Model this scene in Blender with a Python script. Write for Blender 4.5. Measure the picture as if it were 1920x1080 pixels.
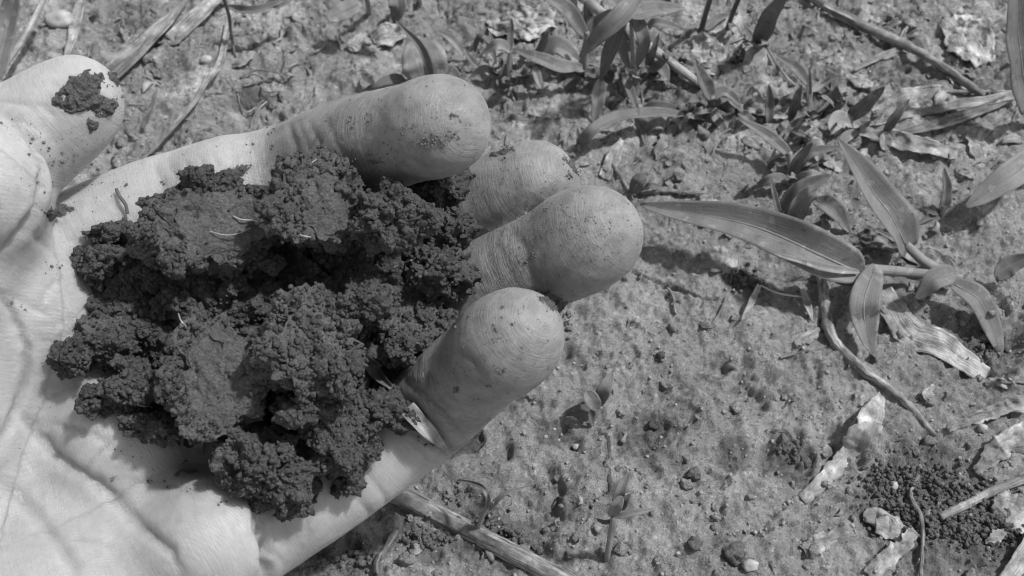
import bpy, math, random
import numpy as np
from mathutils import Vector
from mathutils.bvhtree import BVHTree

for o in list(bpy.data.objects): bpy.data.objects.remove(o)
S = bpy.context.scene
COL = S.collection
MM = 0.001

# ------------------------------------------------------------------ camera
PITCH = math.radians(55.0)                 # looking down at the ground
DIST = 245.0                               # mm to the ground along the optical axis
TANH = 0.45                                # half width of the picture / distance
CAM = np.array([0.0, -DIST*math.cos(PITCH), DIST*math.sin(PITCH)])
FWD = np.array([0.0, math.cos(PITCH), -math.sin(PITCH)])
RGT = np.array([1.0, 0.0, 0.0])
UPV = np.cross(RGT, FWD)
cd = bpy.data.cameras.new('camera'); cam = bpy.data.objects.new('camera', cd); COL.objects.link(cam)
cam.location = CAM*MM
cam.rotation_euler = (math.pi/2 - PITCH, 0, 0)
cd.sensor_width = 36.0; cd.lens = 18.0/TANH
cd.clip_start = 0.005; cd.clip_end = 50.0
cd.dof.use_dof = True; cd.dof.focus_distance = 0.196; cd.dof.aperture_fstop = 40.0
S.camera = cam
S.cycles.filter_width = 1.2

# ------------------------------------------------------------------ light
SUN_EL, SUN_AZ = math.radians(60), math.radians(77)      # azimuth from straight ahead towards the right
SDIR = np.array([math.cos(SUN_EL)*math.sin(SUN_AZ), math.cos(SUN_EL)*math.cos(SUN_AZ), math.sin(SUN_EL)])
W = bpy.data.worlds.new('World'); S.world = W; W.use_nodes = True
nt = W.node_tree; bg = nt.nodes['Background']
sky = nt.nodes.new('ShaderNodeTexSky'); sky.sky_type = 'NISHITA'; sky.sun_disc = False
sky.sun_elevation = SUN_EL; sky.sun_rotation = SUN_AZ
bw = nt.nodes.new('ShaderNodeRGBToBW')                   # black-and-white photograph
nt.links.new(sky.outputs[0], bw.inputs[0]); nt.links.new(bw.outputs[0], bg.inputs[0])
bg.inputs[1].default_value = 0.135
sd = bpy.data.lights.new('sun', 'SUN'); sun = bpy.data.objects.new('sun', sd); COL.objects.link(sun)
sd.energy = 3.0; sd.angle = math.radians(3.0); sd.color = (1, 1, 1)
sun.rotation_euler = Vector(SDIR).to_track_quat('Z', 'Y').to_euler()
sun.location = (0.2, 0.3, 0.5)
S.view_settings.view_transform = 'Standard'; S.view_settings.look = 'None'
S.view_settings.gamma = 1.0; S.view_settings.use_curve_mapping = False
S.view_settings.exposure = 0.45

# ------------------------------------------------------------------ pixel (1920x1080 photograph) <-> place, in mm
def ray(x, y):
    return FWD + (x-960)/960*TANH*RGT - (y-540)/960*TANH*UPV
def at_depth(x, y, d): return CAM + d*ray(x, y)
def at(x, y, h=0.0):
    r = ray(x, y); return CAM + r*((h-CAM[2])/r[2])
def pix(P):
    Q = np.asarray(P)-CAM
    d = Q@FWD
    return 960+(Q@RGT)/d/TANH*960, 540-(Q@UPV)/d/TANH*960, d

# ------------------------------------------------------------------ noise
_r = np.random.RandomState(7)
PERM = np.concatenate([_r.permutation(256)]*2).astype(np.int32)
GR = _r.normal(size=(256, 3)); GR /= np.linalg.norm(GR, axis=1)[:, None]
JIT = _r.rand(256, 3)
def _h(i, j, k): return PERM[(PERM[(PERM[i & 255]+j) & 255]+k) & 255]
def perlin(p):
    i = np.floor(p).astype(np.int32); f = p-i; u = f*f*f*(f*(f*6-15)+10)
    o = np.zeros(len(p))
    for a in (0, 1):
        for b in (0, 1):
            for c in (0, 1):
                g = GR[_h(i[:, 0]+a, i[:, 1]+b, i[:, 2]+c)]
                d = g[:, 0]*(f[:, 0]-a)+g[:, 1]*(f[:, 1]-b)+g[:, 2]*(f[:, 2]-c)
                w = (u[:, 0] if a else 1-u[:, 0])*(u[:, 1] if b else 1-u[:, 1])*(u[:, 2] if c else 1-u[:, 2])
                o += w*d
    return o*1.6
def fbm(p, octv=4, gain=0.5):
    o = 0; a = 1.0
    for k in range(octv):
        o = o+a*perlin(p*(2.03**k)+k*17.3); a *= gain
    return o
def worley(p):
    i = np.floor(p).astype(np.int32); best = np.full(len(p), 9.0)
    for a in (-1, 0, 1):
        for b in (-1, 0, 1):
            for c in (-1, 0, 1):
                j = JIT[_h(i[:, 0]+a, i[:, 1]+b, i[:, 2]+c)]
                q = np.stack([i[:, 0]+a, i[:, 1]+b, i[:, 2]+c], 1)+j-p
                best = np.minimum(best, (q*q).sum(1))
    return np.sqrt(best)
def smooth(a, b, x):
    t = np.clip((x-a)/(b-a), 0, 1); return t*t*(3-2*t)
def seg_dist2(P, a, b):                      # 2-D distance to a segment
    ab = b-a; t = np.clip(((P-a)@ab)/(ab@ab+1e-9), 0, 1)
    return np.linalg.norm(P-a-t[:, None]*ab, axis=1), t
def poly_dist(P, pts):
    pts = [np.array(q, float) for q in pts]
    best = np.full(len(P), 1e9); along = np.zeros(len(P)); n = len(pts)-1
    for k in range(n):
        d, t = seg_dist2(P, pts[k], pts[k+1])
        m = d < best; best[m] = d[m]; along[m] = (k+t[m])/n
    return best, along
def spline(pts, n):                          # Catmull-Rom through control rows
    P = np.array(pts, float); m = len(P)
    if m == 2:
        t = np.linspace(0, 1, n)[:, None]; return P[0]*(1-t)+P[1]*t
    E = np.vstack([2*P[0]-P[1], P, 2*P[-1]-P[-2]])
    t = np.linspace(0, m-1-1e-6, n); i = t.astype(int); f = (t-i)[:, None]
    a, b, c, d = E[i], E[i+1], E[i+2], E[i+3]
    return 0.5*(2*b+(c-a)*f+(2*a-5*b+4*c-d)*f*f+(3*b-a-3*c+d)*f**3)

# ------------------------------------------------------------------ objects
def mesh_of(name, V, F, mat=None, smooth_=True, attrs=None):
    me = bpy.data.meshes.new(name)
    V = np.asarray(V, np.float32)*MM
    if isinstance(F, np.ndarray):
        k = F.shape[1]; nf = len(F)
        me.vertices.add(len(V)); me.vertices.foreach_set('co', V.ravel())
        me.loops.add(nf*k); me.loops.foreach_set('vertex_index', F.astype(np.int32).ravel())
        me.polygons.add(nf); me.polygons.foreach_set('loop_start', np.arange(0, nf*k, k, dtype=np.int32))
        me.polygons.foreach_set('loop_total', np.full(nf, k, np.int32))
        me.update(calc_edges=True)
    else:
        me.from_pydata(V.tolist(), [], F); me.update()
    if smooth_: me.polygons.foreach_set('use_smooth', np.ones(len(me.polygons), bool))
    for nm, A in (attrs or {}).items():
        A = np.asarray(A, np.float32)
        if A.ndim == 1: me.attributes.new(nm, 'FLOAT', 'POINT').data.foreach_set('value', A)
        else: me.attributes.new(nm, 'FLOAT_VECTOR', 'POINT').data.foreach_set('vector', A.ravel())
    if mat: me.materials.append(mat)
    return me
def link(name, me, origin=(0, 0, 0), parent=None, **kw):
    o = bpy.data.objects.new(name, me); COL.objects.link(o)
    o.location = np.asarray(origin)*MM
    if parent: o.parent = parent
    for k, v in kw.items():
        if v: o[k] = v
    return o
def thing(name, label, category, base, group=None):
    o = bpy.data.objects.new(name, None); COL.objects.link(o); o.empty_display_size = 0.005
    o.location = np.asarray(base)*MM; o['label'] = label; o['category'] = category
    if group: o['group'] = group
    return o
def part(name, geo, mat, root, **kw):
    V, F, A = geo
    top_ = root.parent or root; base = np.array(top_.location)/MM
    return link(name, mesh_of(name, V-base, F, mat, attrs=A), (0, 0, 0), root, **kw)
def solid(name, geo, mat, label, category, group=None, smooth_=True):
    V, F, A = geo
    b = np.array([V[:, 0].mean(), V[:, 1].mean(), V[:, 2].min()])
    return link(name, mesh_of(name, V-b, F, mat, smooth_, A), b, None, label=label, category=category, group=group)

# ------------------------------------------------------------------ materials (all grey: the photograph is black and white)
class NT:
    def __init__(s, name):
        s.m = bpy.data.materials.new(name); s.m.use_nodes = True
        s.t = s.m.node_tree; s.b = s.t.nodes['Principled BSDF']
        s.b.inputs['Specular IOR Level'].default_value = 0.3
    def n(s, typ, ins=None, **kw):
        q = s.t.nodes.new(typ)
        for k, v in kw.items(): setattr(q, k, v)
        for k, v in (ins or {}).items():
            if isinstance(v, bpy.types.NodeSocket): s.t.links.new(v, q.inputs[k])
            else: q.inputs[k].default_value = v
        return q
    def coord(s): return s.n('ShaderNodeTexCoord').outputs['Object']
    def noise(s, scale, detail=4, rough=0.55, vec=None, typ='FBM'):
        return s.n('ShaderNodeTexNoise', {'Vector': vec or s.coord(), 'Scale': scale, 'Detail': detail, 'Roughness': rough}).outputs[0]
    def math(s, op, a, b=0.0, c=0.0): return s.n('ShaderNodeMath', {0: a, 1: b, 2: c}, operation=op).outputs[0]
    def ramp(s, fac, a, b, lo=0.0, hi=1.0):
        return s.n('ShaderNodeMapRange', {'Value': fac, 'From Min': lo, 'From Max': hi, 'To Min': a, 'To Max': b}).outputs[0]
    def grey(s, v):
        q = s.n('ShaderNodeCombineColor', {0: v, 1: v, 2: v}); s.t.links.new(q.outputs[0], s.b.inputs['Base Color']); return q.outputs[0]
    def bump(s, h, strength, dist, normal=None):
        ins = {'Height': h, 'Strength': strength, 'Distance': dist}
        if normal is not None: ins['Normal'] = normal
        return s.n('ShaderNodeBump', ins).outputs[0]
    def set(s, **kw):
        for k, v in kw.items():
            k = k.replace('_', ' ')
            if isinstance(v, bpy.types.NodeSocket): s.t.links.new(v, s.b.inputs[k])
            else: s.b.inputs[k].default_value = v
        return s.m

def skin_mat():
    k = NT('skin'); c = k.coord()
    A = lambda nm, o='Fac': k.n('ShaderNodeAttribute', attribute_name=nm).outputs[o]
    ridge, rw, tone, jw, dust = A('ridge'), A('ridgew'), A('tone'), A('jw'), A('dust')
    fuv = A('fuv', 'Vector')
    v = k.math('MULTIPLY', k.ramp(k.noise(70, 5), 0.90, 1.10, .3, .7), k.ramp(k.noise(600, 4, .6), 0.94, 1.06, .3, .7))
    # lines running across the fingers and over the palm
    wob = k.noise(260, 3)
    line = k.noise(1.0, 3, 0.6, k.n('ShaderNodeMapping', {'Vector': fuv, 'Scale': (1.9, 0.13, 1.0)}).outputs[0])
    line2 = k.noise(1.0, 2, 0.6, k.n('ShaderNodeMapping', {'Vector': fuv, 'Scale': (0.55, 2.0, 1.0), 'Rotation': (0, 0, 0.35)}).outputs[0])
    crease = k.math('SMOOTH_MIN', k.math('MULTIPLY', k.math('ABSOLUTE', k.math('SUBTRACT', line, 0.5)), 14.0), 1.0, 0.3)
    crease2 = k.math('SMOOTH_MIN', k.math('MULTIPLY', k.math('ABSOLUTE', k.math('SUBTRACT', line2, 0.5)), 14.0), 1.0, 0.3)
    ph = k.math('ADD', k.math('MULTIPLY', ridge, 2*math.pi/0.52), k.math('MULTIPLY', wob, 9.0))
    rid = k.math('MULTIPLY', k.math('SINE', ph), rw)
    film = k.ramp(k.noise(240, 6, .7), 0.0, 1.0, .42, .66)
    film = k.math('MULTIPLY', film, dust)
    col = k.math('MULTIPLY', k.math('MULTIPLY', v, tone), k.math('SUBTRACT', 1.0, k.math('MULTIPLY', film, 0.30)))
    k.grey(col)
    cell = k.n('ShaderNodeTexVoronoi', {'Vector': k.n('ShaderNodeMapping', {'Vector': c, 'Scale': (1.0, 1.6, 1.0), 'Rotation': (0.0, 0.0, 0.7)}).outputs[0], 'Scale': 1150.0}, feature='DISTANCE_TO_EDGE').outputs[0]
    n1 = k.bump(rid, 0.5, 0.00006)
    n2 = k.bump(k.math('MULTIPLY', crease, k.math('ADD', jw, 0.2)), 0.9, 0.0003, n1)
    n3 = k.bump(crease2, 0.30, 0.00012, n2)
    n4 = k.bump(k.math('MINIMUM', cell, 0.15), 0.28, 0.0003, n3)
    n5 = k.bump(k.noise(1500, 4, .65), 0.25, 0.00012, n4)
    k.set(Normal=n5, Roughness=k.ramp(k.noise(700, 2), 0.36, 0.60), Specular_IOR_Level=0.45,
          Subsurface_Weight=0.8, Subsurface_Scale=0.0042, Subsurface_Anisotropy=0.5)
    k.b.inputs['Subsurface Radius'].default_value = (1.0, 1.0, 1.0)
    return k.m
M_SKIN = skin_mat()

def earth_mat(name, lo, hi, scale, bump=0.85):
    k = NT(name); c = k.coord()
    v = k.ramp(k.noise(scale, 6, 0.62), lo, hi, 0.3, 0.7)
    sp = k.ramp(k.noise(scale*14, 3, 0.6), 0.72, 1.28, 0.3, 0.7)
    v = k.math('MULTIPLY', v, sp)
    k.grey(v)
    vo = k.n('ShaderNodeTexVoronoi', {'Vector': c, 'Scale': 1700.0, 'Randomness': 1.0}).outputs['Distance']
    n0 = k.bump(k.math('MULTIPLY', vo, -1.0), bump, 0.0007)
    n1 = k.bump(k.noise(1000, 6, 0.75), bump, 0.0014, n0)
    n2 = k.bump(k.noise(3500, 2, 0.6), bump, 0.0003, n1)
    return k.set(Normal=n2, Roughness=0.93, Specular_IOR_Level=0.18)
M_SOIL = earth_mat('moist_soil', 0.08, 0.15, 160)
M_SOILDRY = earth_mat('drier_soil_face', 0.105, 0.17, 160, 0.8)
M_SPECK = earth_mat('dry_speck', 0.11, 0.20, 300, 0.5)
M_CRUMB = earth_mat('dry_crumb', 0.24, 0.36, 250, 0.8)
M_GRIT = earth_mat('grit', 0.22, 0.45, 300, 0.5)
M_GRAN = earth_mat('soil_granule', 0.10, 0.17, 200, 0.6)

def ground_mat():
    k = NT('dry_crust')
    fine = k.n('ShaderNodeAttribute', attribute_name='tone').outputs['Fac']
    v = k.ramp(k.noise(55, 6, 0.65), 0.80, 1.20, 0.3, 0.7)
    v = k.math('MULTIPLY', v, k.ramp(k.noise(420, 5, 0.7), 0.80, 1.18, 0.3, 0.7))
    v = k.math('MULTIPLY', v, k.ramp(k.noise(2600, 2, 0.6), 0.85, 1.15, 0.3, 0.7))
    vc = k.n('ShaderNodeTexVoronoi', {'Vector': k.coord(), 'Scale': 1500.0, 'Randomness': 1.0})
    rnd = k.n('ShaderNodeSeparateColor', {0: vc.outputs['Color']}).outputs[0]
    v = k.math('MULTIPLY', v, k.ramp(rnd, 1.0, 1.45, .92, 1.0)); v = k.math('MULTIPLY', v, k.ramp(rnd, 0.6, 1.0, .0, .07))
    k.grey(k.math('MULTIPLY', v, fine))
    n0 = k.bump(k.noise(210, 4, 0.6), 1.0, 0.0042)
    n1 = k.bump(k.noise(650, 7, 0.72), 1.0, 0.0019, n0)
    n2 = k.bump(k.noise(3000, 3, 0.7), 0.9, 0.0005, n1)
    return k.set(Normal=n2, Roughness=0.9, Specular_IOR_Level=0.22)
M_GROUND = ground_mat()

def leaf_mat(name, base, stripe=0.10, rough=0.45, trans=0.0, blotch=0.12, fib=26.0, spec=0.35, ribs=0.0, bstr=0.45):
    k = NT(name)
    uv = k.n('ShaderNodeAttribute', attribute_name='luv').outputs['Vector']
    mp = k.n('ShaderNodeMapping', {'Vector': uv, 'Scale': (fib, 0.16, 1.0)}).outputs[0]
    st = k.noise(1.0, 4, 0.6, mp)
    v = k.ramp(st, 1-stripe, 1+stripe, 0.3, 0.7)
    v = k.math('MULTIPLY', v, k.ramp(k.noise(260, 4, 0.6), 1-blotch, 1+blotch, 0.3, 0.7))
    v = k.math('MULTIPLY', v, k.ramp(k.noise(2200, 2), 0.93, 1.07, 0.3, 0.7))
    vl = k.n('ShaderNodeTexVoronoi', {'Vector': k.coord(), 'Scale': 800.0, 'Randomness': 1.0}); rl = k.n('ShaderNodeSeparateColor', {0: vl.outputs['Color']}).outputs[1]
    v = k.math('MULTIPLY', v, k.ramp(rl, 1.0, 1.35, .93, .97)); v = k.math('MULTIPLY', v, k.ramp(rl, 0.65, 1.0, .0, .04))
    v = k.math('MULTIPLY', v, k.ramp(k.noise(110, 5, .65), 0.78, 1.18, .32, .68))
    c = k.grey(k.math('MULTIPLY', v, base))
    sx = k.n('ShaderNodeSeparateXYZ', {0: uv}).outputs[0]
    rib = k.math('SUBTRACT', 1.0, k.math('SMOOTH_MIN', k.math('MULTIPLY', k.math('ABSOLUTE', sx), 9.0), 1.0, 0.3))
    n0 = k.bump(rib, ribs, 0.00035)
    n1 = k.bump(st, bstr, 0.0003, n0)
    n2 = k.bump(k.noise(1800, 3), 0.25, 0.0001, n1)
    k.set(Normal=n2, Roughness=rough, Specular_IOR_Level=spec)
    if trans:
        tr = k.n('ShaderNodeBsdfTranslucent', {'Color': c, 'Normal': n1})
        mx = k.n('ShaderNodeMixShader', {0: trans, 1: k.b.outputs[0], 2: tr.outputs[0]})
        k.t.links.new(mx.outputs[0], k.t.nodes['Material Output'].inputs[0])
    return k.m
M_LEAF = leaf_mat('green_leaf', 0.22, 0.16, 0.58, 0.25, fib=18, ribs=0.35, spec=0.25)
M_LEAF2 = leaf_mat('dark_leaf', 0.165, 0.16, 0.58, 0.22, fib=18, ribs=0.35, spec=0.25)
M_LEAF3 = leaf_mat('pale_leaf', 0.29, 0.16, 0.6, 0.22, fib=18, ribs=0.3, spec=0.25)
M_STEM = leaf_mat('stem', 0.24, 0.2, 0.5, fib=3)
M_DSTEM = leaf_mat('dark_stem', 0.10, 0.3, 0.6, fib=3)
M_STRAW = leaf_mat('dry_straw', 0.33, 0.45, 0.65, 0.10, 0.5, fib=10, spec=0.2, bstr=1.0)
M_HUSK = leaf_mat('pale_husk', 0.40, 0.30, 0.7, 0.15, 0.55, fib=14, spec=0.15, bstr=1.0)
M_DRY = leaf_mat('brown_dry_blade', 0.20, 0.60, 0.6, 0.10, 0.45, fib=5, spec=0.25, bstr=1.0)
M_STALK = leaf_mat('weathered_stalk', 0.21, 0.85, 0.7, 0.0, 0.4, fib=5, spec=0.2, bstr=1.0)
M_FIBRE = leaf_mat('root_fibre', 0.42, 0.2, 0.6, fib=2)

def stone_mat():
    k = NT('pebble_stone')
    k.grey(k.ramp(k.noise(300, 4), 0.26, 0.48, .3, .7))
    return k.set(Roughness=0.6, Normal=k.bump(k.noise(900, 4), 0.3, 0.0003))
M_STONE = stone_mat()

# ------------------------------------------------------------------ ground: one graded sheet of crusted earth
def gxy(q): return at(q[0], q[1])[:2]
PITS = [(1030, 938, 34, 2.6), (878, 935, 26, 1.6), (720, 1000, 60, 1.5), (880, 828, 24, 2.2), (935, 845, 18, 1.6), (1010, 660, 20, 1.2),
        (1168, 672, 12, .8), (1342, 690, 24, 1.8), (1395, 735, 34, 1.6), (1200, 790, 46, 1.6), (1335, 905, 16, 1.9), (1330, 955, 20, 1.4),
        (1500, 690, 26, 1.5), (1575, 830, 28, 1.8), (1600, 880, 40, 1.2), (1720, 870, 40, 1.4), (1480, 850, 40, 1.2), (1440, 780, 40, 1.0), (1180, 600, 14, .8),
        (1155, 560, 12, .8), (1280, 770, 22, .9), (1760, 650, 60, 1.8), (1850, 700, 50, 1.8), (1400, 230, 50, 1.5), (1330, 240, 50, 2.0), (1090, 170, 60, 2.0),
        (1050, 200, 40, 1.2), (1200, 170, 40, 1.4), (1580, 230, 60, 1.6), (1700, 125, 20, 1.3), (1705, 170, 14, 1.4), (1668, 198, 10, 1.4), (1780, 130, 30, 1.2),
        (1860, 640, 70, 2.0), (590, 50, 40, 1.2), (165, 30, 22, 1.4), (70, 110, 26, 1.8), (190, 265, 20, 1.6), (300, 150, 30, .8), (610, 155, 24, 1.4),
        (1230, 600, 14, .8), (1250, 545, 14, 1.2), (1100, 850, 20, .7), (1060, 830, 15, 1.0), (960, 770, 26, 1.2), (1000, 800, 16, .8), (1670, 1040, 60, 1.6), (620, 1060, 60, 1.2)]
LUMPS = [(1245, 660, 70, 1.3), (1100, 880, 60, 1.0), (1330, 830, 70, 1.1), (1200, 980, 90, 1.3), (1450, 640, 60, 1.2), (1620, 760, 60, 1.0), (1400, 1000, 90, 1.0),
         (1560, 60, 90, 1.6), (1740, 60, 90, 1.2), (1000, 20, 80, 1.4), (1270, 300, 70, 2.0), (400, 130, 60, 1.2), (330, 210, 60, 1.0), (500, 250, 60, .8),
         (1680, 440, 80, 1.6), (1850, 450, 70, 1.5), (1580, 420, 60, 1.4), (1150, 640, 60, .9), (960, 880, 40, 1.0), (740, 1060, 60, 1.2), (1800, 740, 60, 1.4)]
CRACKS = [([(1185, 500), (1212, 512), (1240, 522), (1268, 530), (1290, 550), (1315, 560), (1345, 562)], 5.5, 3.0), ([(1318, 562), (1312, 575)], 3, 1.4),
          ([(1120, 795), (1122, 812), (1135, 818), (1142, 840), (1138, 862), (1132, 880), (1142, 905), (1138, 928), (1112, 950), (1095, 985)], 3.0, 1.5),
          ([(1368, 1006), (1400, 1004), (1432, 1003), (1452, 990), (1480, 993)], 2.6, 1.4), ([(1442, 990), (1452, 968), (1462, 955), (1475, 945)], 2.4, 1.2),
          ([(1300, 1040), (1330, 1035), (1352, 1025), (1368, 1006)], 2.0, 0.8), ([(1545, 975), (1570, 965), (1600, 950)], 2.4, 1.2), ([(1460, 972), (1480, 980), (1505, 977)], 3, 1.4),
          ([(812, 905), (822, 920), (832, 930), (838, 948)], 3.0, 1.5), ([(795, 890), (805, 906)], 2.4, 1.2), ([(628, 1040), (665, 1042), (692, 1036)], 3.4, 1.8),
          ([(1440, 520), (1490, 522), (1530, 530)], 4, 1.8), ([(920, 30), (960, 34), (1005, 22), (1060, 30)], 4.0, 2.0), ([(935, 10), (985, 2), (1060, 8)], 3.4, 1.6),
          ([(570, 28), (590, 30), (612, 36)], 3, 1.4), ([(1062, 40), (1062, 75)], 3, 1.4), ([(1418, 800), (1440, 805), (1460, 812), (1480, 822), (1500, 838), (1490, 860)], 3.4, 1.4)]
GRAIN = [(1760, 950, 150), (1850, 985, 110), (1690, 900, 70), (900, 975, 55), (960, 1015, 55), (1400, 525, 45), (860, 820, 40), (1040, 820, 30), (1000, 990, 40),
         (1210, 830, 60), (1380, 850, 40), (1480, 865, 50), (640, 1050, 60), (790, 1010, 40), (1160, 205, 40), (1330, 215, 60), (1850, 640, 70), (470, 180, 50)]
NOI = lambda P, s, z, o=4, g=.5: fbm(np.column_stack([P/s, np.full(len(P), z)]), o, g)
def ground_h(P):
    P = np.asarray(P, float)
    Wp = P+np.column_stack([NOI(P, 9, 3.1, 3), NOI(P, 9, 8.7, 3)])*2.2
    h = 2.3*NOI(P, 60, .5, 3)+1.8*NOI(P, 15, 1.5, 3)
    w1 = worley(np.column_stack([Wp/7.5, np.full(len(P), .3)]))
    h += 0.75*(0.5-w1)*smooth(-.5, .5, NOI(P, 40, 4.4, 2))
    h += 1.25*NOI(P, 5.2, 2.2, 4, .52)
    wp = worley(np.column_stack([Wp/6.5, np.full(len(P), 3.3)])); h -= 1.5*smooth(.36, .10, wp+.10*NOI(P, 1.6, 7.2, 2))*smooth(-.2, .5, NOI(P, 22, 14.4, 2))
    wb = worley(np.column_stack([P/3.1, np.full(len(P), 5.3)])); h += 0.7*smooth(.36, .05, wb)*smooth(-.3, .4, NOI(P, 18, 17.4, 2))
    far = smooth(20, 70, P[:, 1])                                   # rougher, flakier crust at the back
    fl = NOI(Wp, 8.5, 6.6, 4); am = 0.5+1.1*far
    h += am*0.85*(np.floor(fl*3.4)/3.4+smooth(.72, 1, (fl*3.4) % 1.0)/3.4)
    cv = NOI(Wp, 13, 41.0, 3); h -= (0.5+1.0*far)*np.exp(-(cv/.035)**2)*smooth(-.1, .35, NOI(P, 24, 44.0, 2))
    cv = NOI(Wp, 6, 47.0, 3); h -= (0.3+.7*far)*np.exp(-(cv/.05)**2)*smooth(.0, .4, NOI(P, 15, 49.0, 2))
    f2 = NOI(Wp, 4.0, 56.0, 3)*3.0; h += 0.5*(np.floor(f2)+smooth(.80, 1, f2 % 1.0))/3.0
    rd = NOI(P, 2.4, 9.2, 3); h += 0.40*rd-0.6*smooth(.35, .75, rd)
    h += 0.34*(.5-worley(np.column_stack([Wp/1.9, np.full(len(P), 8.3)])))*smooth(-.4, .4, NOI(P, 12, 19.4, 2))
    for x, y, r, d in LUMPS:
        c = gxy((x, y)); R = r*0.115; k = np.where((abs(Wp-c) < 2.2*R).all(1))[0]
        if len(k): q = np.linalg.norm(Wp[k]-c, axis=1)/R; h[k] += d*np.exp(-q*q*1.4)*smooth(2.2, 1.4, q)
    for x, y, r, d in PITS:
        c = gxy((x, y)); R = r*0.115; k = np.where((abs(Wp-c) < 2.0*R).all(1))[0]
        if len(k):
            q = np.linalg.norm((Wp[k]-c)*[1, .85], axis=1)/R
            h[k] -= d*(1-smooth(.45, 1.15, q+0.55*NOI(P[k], R*.7+.6, c[0] % 7, 3)))
    m = np.zeros(len(P))
    for x, y, r in GRAIN:
        c = gxy((x, y)); q = np.linalg.norm(Wp-c, axis=1)/(r*0.115); m = np.maximum(m, 1-smooth(.6, 1.1, q))
    g = m > 0.01
    if g.any():
        h[g] += m[g]*(1.1*(0.55-worley(np.column_stack([P[g]/1.45, np.full(g.sum(), .7)])))-0.25)
    Cp = P+np.column_stack([NOI(P, 1.8, 5.1, 2), NOI(P, 1.8, 6.7, 2)])*0.38
    for pts, wpx, d in CRACKS:
        pts = np.array([gxy(q) for q in pts]); b0, b1 = pts.min(0)-4, pts.max(0)+4
        k = np.where(((P > b0) & (P < b1)).all(1))[0]
        if len(k):
            q, t = poly_dist(Cp[k], pts); w = wpx*0.115*0.5*(1.15-abs(2*t-1)*.8)
            h[k] -= d*np.exp(-(q/w)**2); h[k] += 0.25*np.exp(-((q-2.2*w)/(2*w))**2)
    return h-0.4*0, m
def gz(x, y):                                                     # height of the built sheet
    i = min(max(np.searchsorted(gx, x)-1, 0), len(gx)-2); j = min(max(np.searchsorted(gy, y)-1, 0), len(gy)-2)
    u = (x-gx[i])/(gx[i+1]-gx[i]); v = (y-gy[j])/(gy[j+1]-gy[j]); H = gh2
    return float((H[j, i]*(1-u)+H[j, i+1]*u)*(1-v)+(H[j+1, i]*(1-u)+H[j+1, i+1]*u)*v)
def atg(x, y, h=0.0):                                              # photograph pixel -> point h mm above the earth
    p = at(x, y, h)
    for _ in range(3): p = at(x, y, h+gz(p[0], p[1]))
    return p
def graded(a, b, st, far):
    core = list(np.arange(a, b+st, st)); s = st; l = [a]; r = [core[-1]]
    while r[-1] < far: s *= 1.22; r.append(r[-1]+s); l.append(l[-1]-s)
    return np.array(l[1:][::-1]+core+r[1:])
gx = graded(-148, 148, 0.41, 3000); gy = graded(-66, 110, 0.41, 3000)
GX, GY = np.meshgrid(gx, gy); GP = np.column_stack([GX.ravel(), GY.ravel()])
gh, gm = ground_h(GP)
nx_, ny_ = len(gx), len(gy); gh2 = gh.reshape(ny_, nx_)
gi = np.arange(nx_*ny_).reshape(ny_, nx_)
gF = np.stack([gi[:-1, :-1].ravel(), gi[:-1, 1:].ravel(), gi[1:, 1:].ravel(), gi[1:, :-1].ravel()], 1)
gV = np.column_stack([GP, gh])
pale = smooth(0.1, 0.55, NOI(GP, 13, 21.0, 5))*smooth(0, 50, GP[:, 1])
tone = 0.37*(1+0.18*NOI(GP, 26, 12.0, 4))*(1-0.42*gm)+0.20*pale
tone *= 1-0.25*smooth(0.1, 0.7, NOI(GP, 9, 31.0, 4))
link('ground', mesh_of('ground', gV, gF, M_GROUND, attrs={'tone': tone}), kind='structure')

# ------------------------------------------------------------------ hand: one continuous skin grown from a distance field
def surface_nets(F, org, h):
    ins = F < 0
    c = np.zeros(tuple(np.array(F.shape)-1), np.int8)
    for a in (0, 1):
        for b in (0, 1):
            for d in (0, 1):
                c += ins[a:F.shape[0]-1+a, b:F.shape[1]-1+b, d:F.shape[2]-1+d]
    act = np.argwhere((c > 0) & (c < 8)); idx = np.full(c.shape, -1, np.int32)
    idx[act[:, 0], act[:, 1], act[:, 2]] = np.arange(len(act))
    cor = [(a, b, d) for a in (0, 1) for b in (0, 1) for d in (0, 1)]
    val = {q: F[act[:, 0]+q[0], act[:, 1]+q[1], act[:, 2]+q[2]] for q in cor}
    acc = np.zeros((len(act), 3)); cnt = np.zeros(len(act))
    for q in cor:
        for ax in range(3):
            if q[ax]: continue
            r = list(q); r[ax] = 1; r = tuple(r)
            v0, v1 = val[q], val[r]; m = (v0 < 0) != (v1 < 0)
            t = v0/(v0-v1+1e-12)
            p = np.tile(np.array(q, float), (len(act), 1)); p[:, ax] = t
            acc[m] += p[m]; cnt[m] += 1
    V = org+h*(act+acc/cnt[:, None])
    Fs = []
    for ax in range(3):
        u, w = (ax+1) % 3, (ax+2) % 3
        s0 = [slice(None)]*3; s1 = [slice(None)]*3
        s0[ax] = slice(0, -1); s1[ax] = slice(1, None)
        A, B = ins[tuple(s0)], ins[tuple(s1)]
        e = np.argwhere(A != B)
        e = e[(e[:, u] > 0) & (e[:, w] > 0) & (e[:, u] < c.shape[u]) & (e[:, w] < c.shape[w])]
        flip = A[e[:, 0], e[:, 1], e[:, 2]]
        def cell(du, dw):
            q = e.copy(); q[:, u] -= du; q[:, w] -= dw
            return idx[q[:, 0], q[:, 1], q[:, 2]]
        quad = np.stack([cell(1, 1), cell(0, 1), cell(0, 0), cell(1, 0)], 1)
        quad[~flip] = quad[~flip][:, ::-1]
        Fs.append(quad)
    return V, np.vstack(Fs)
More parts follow.
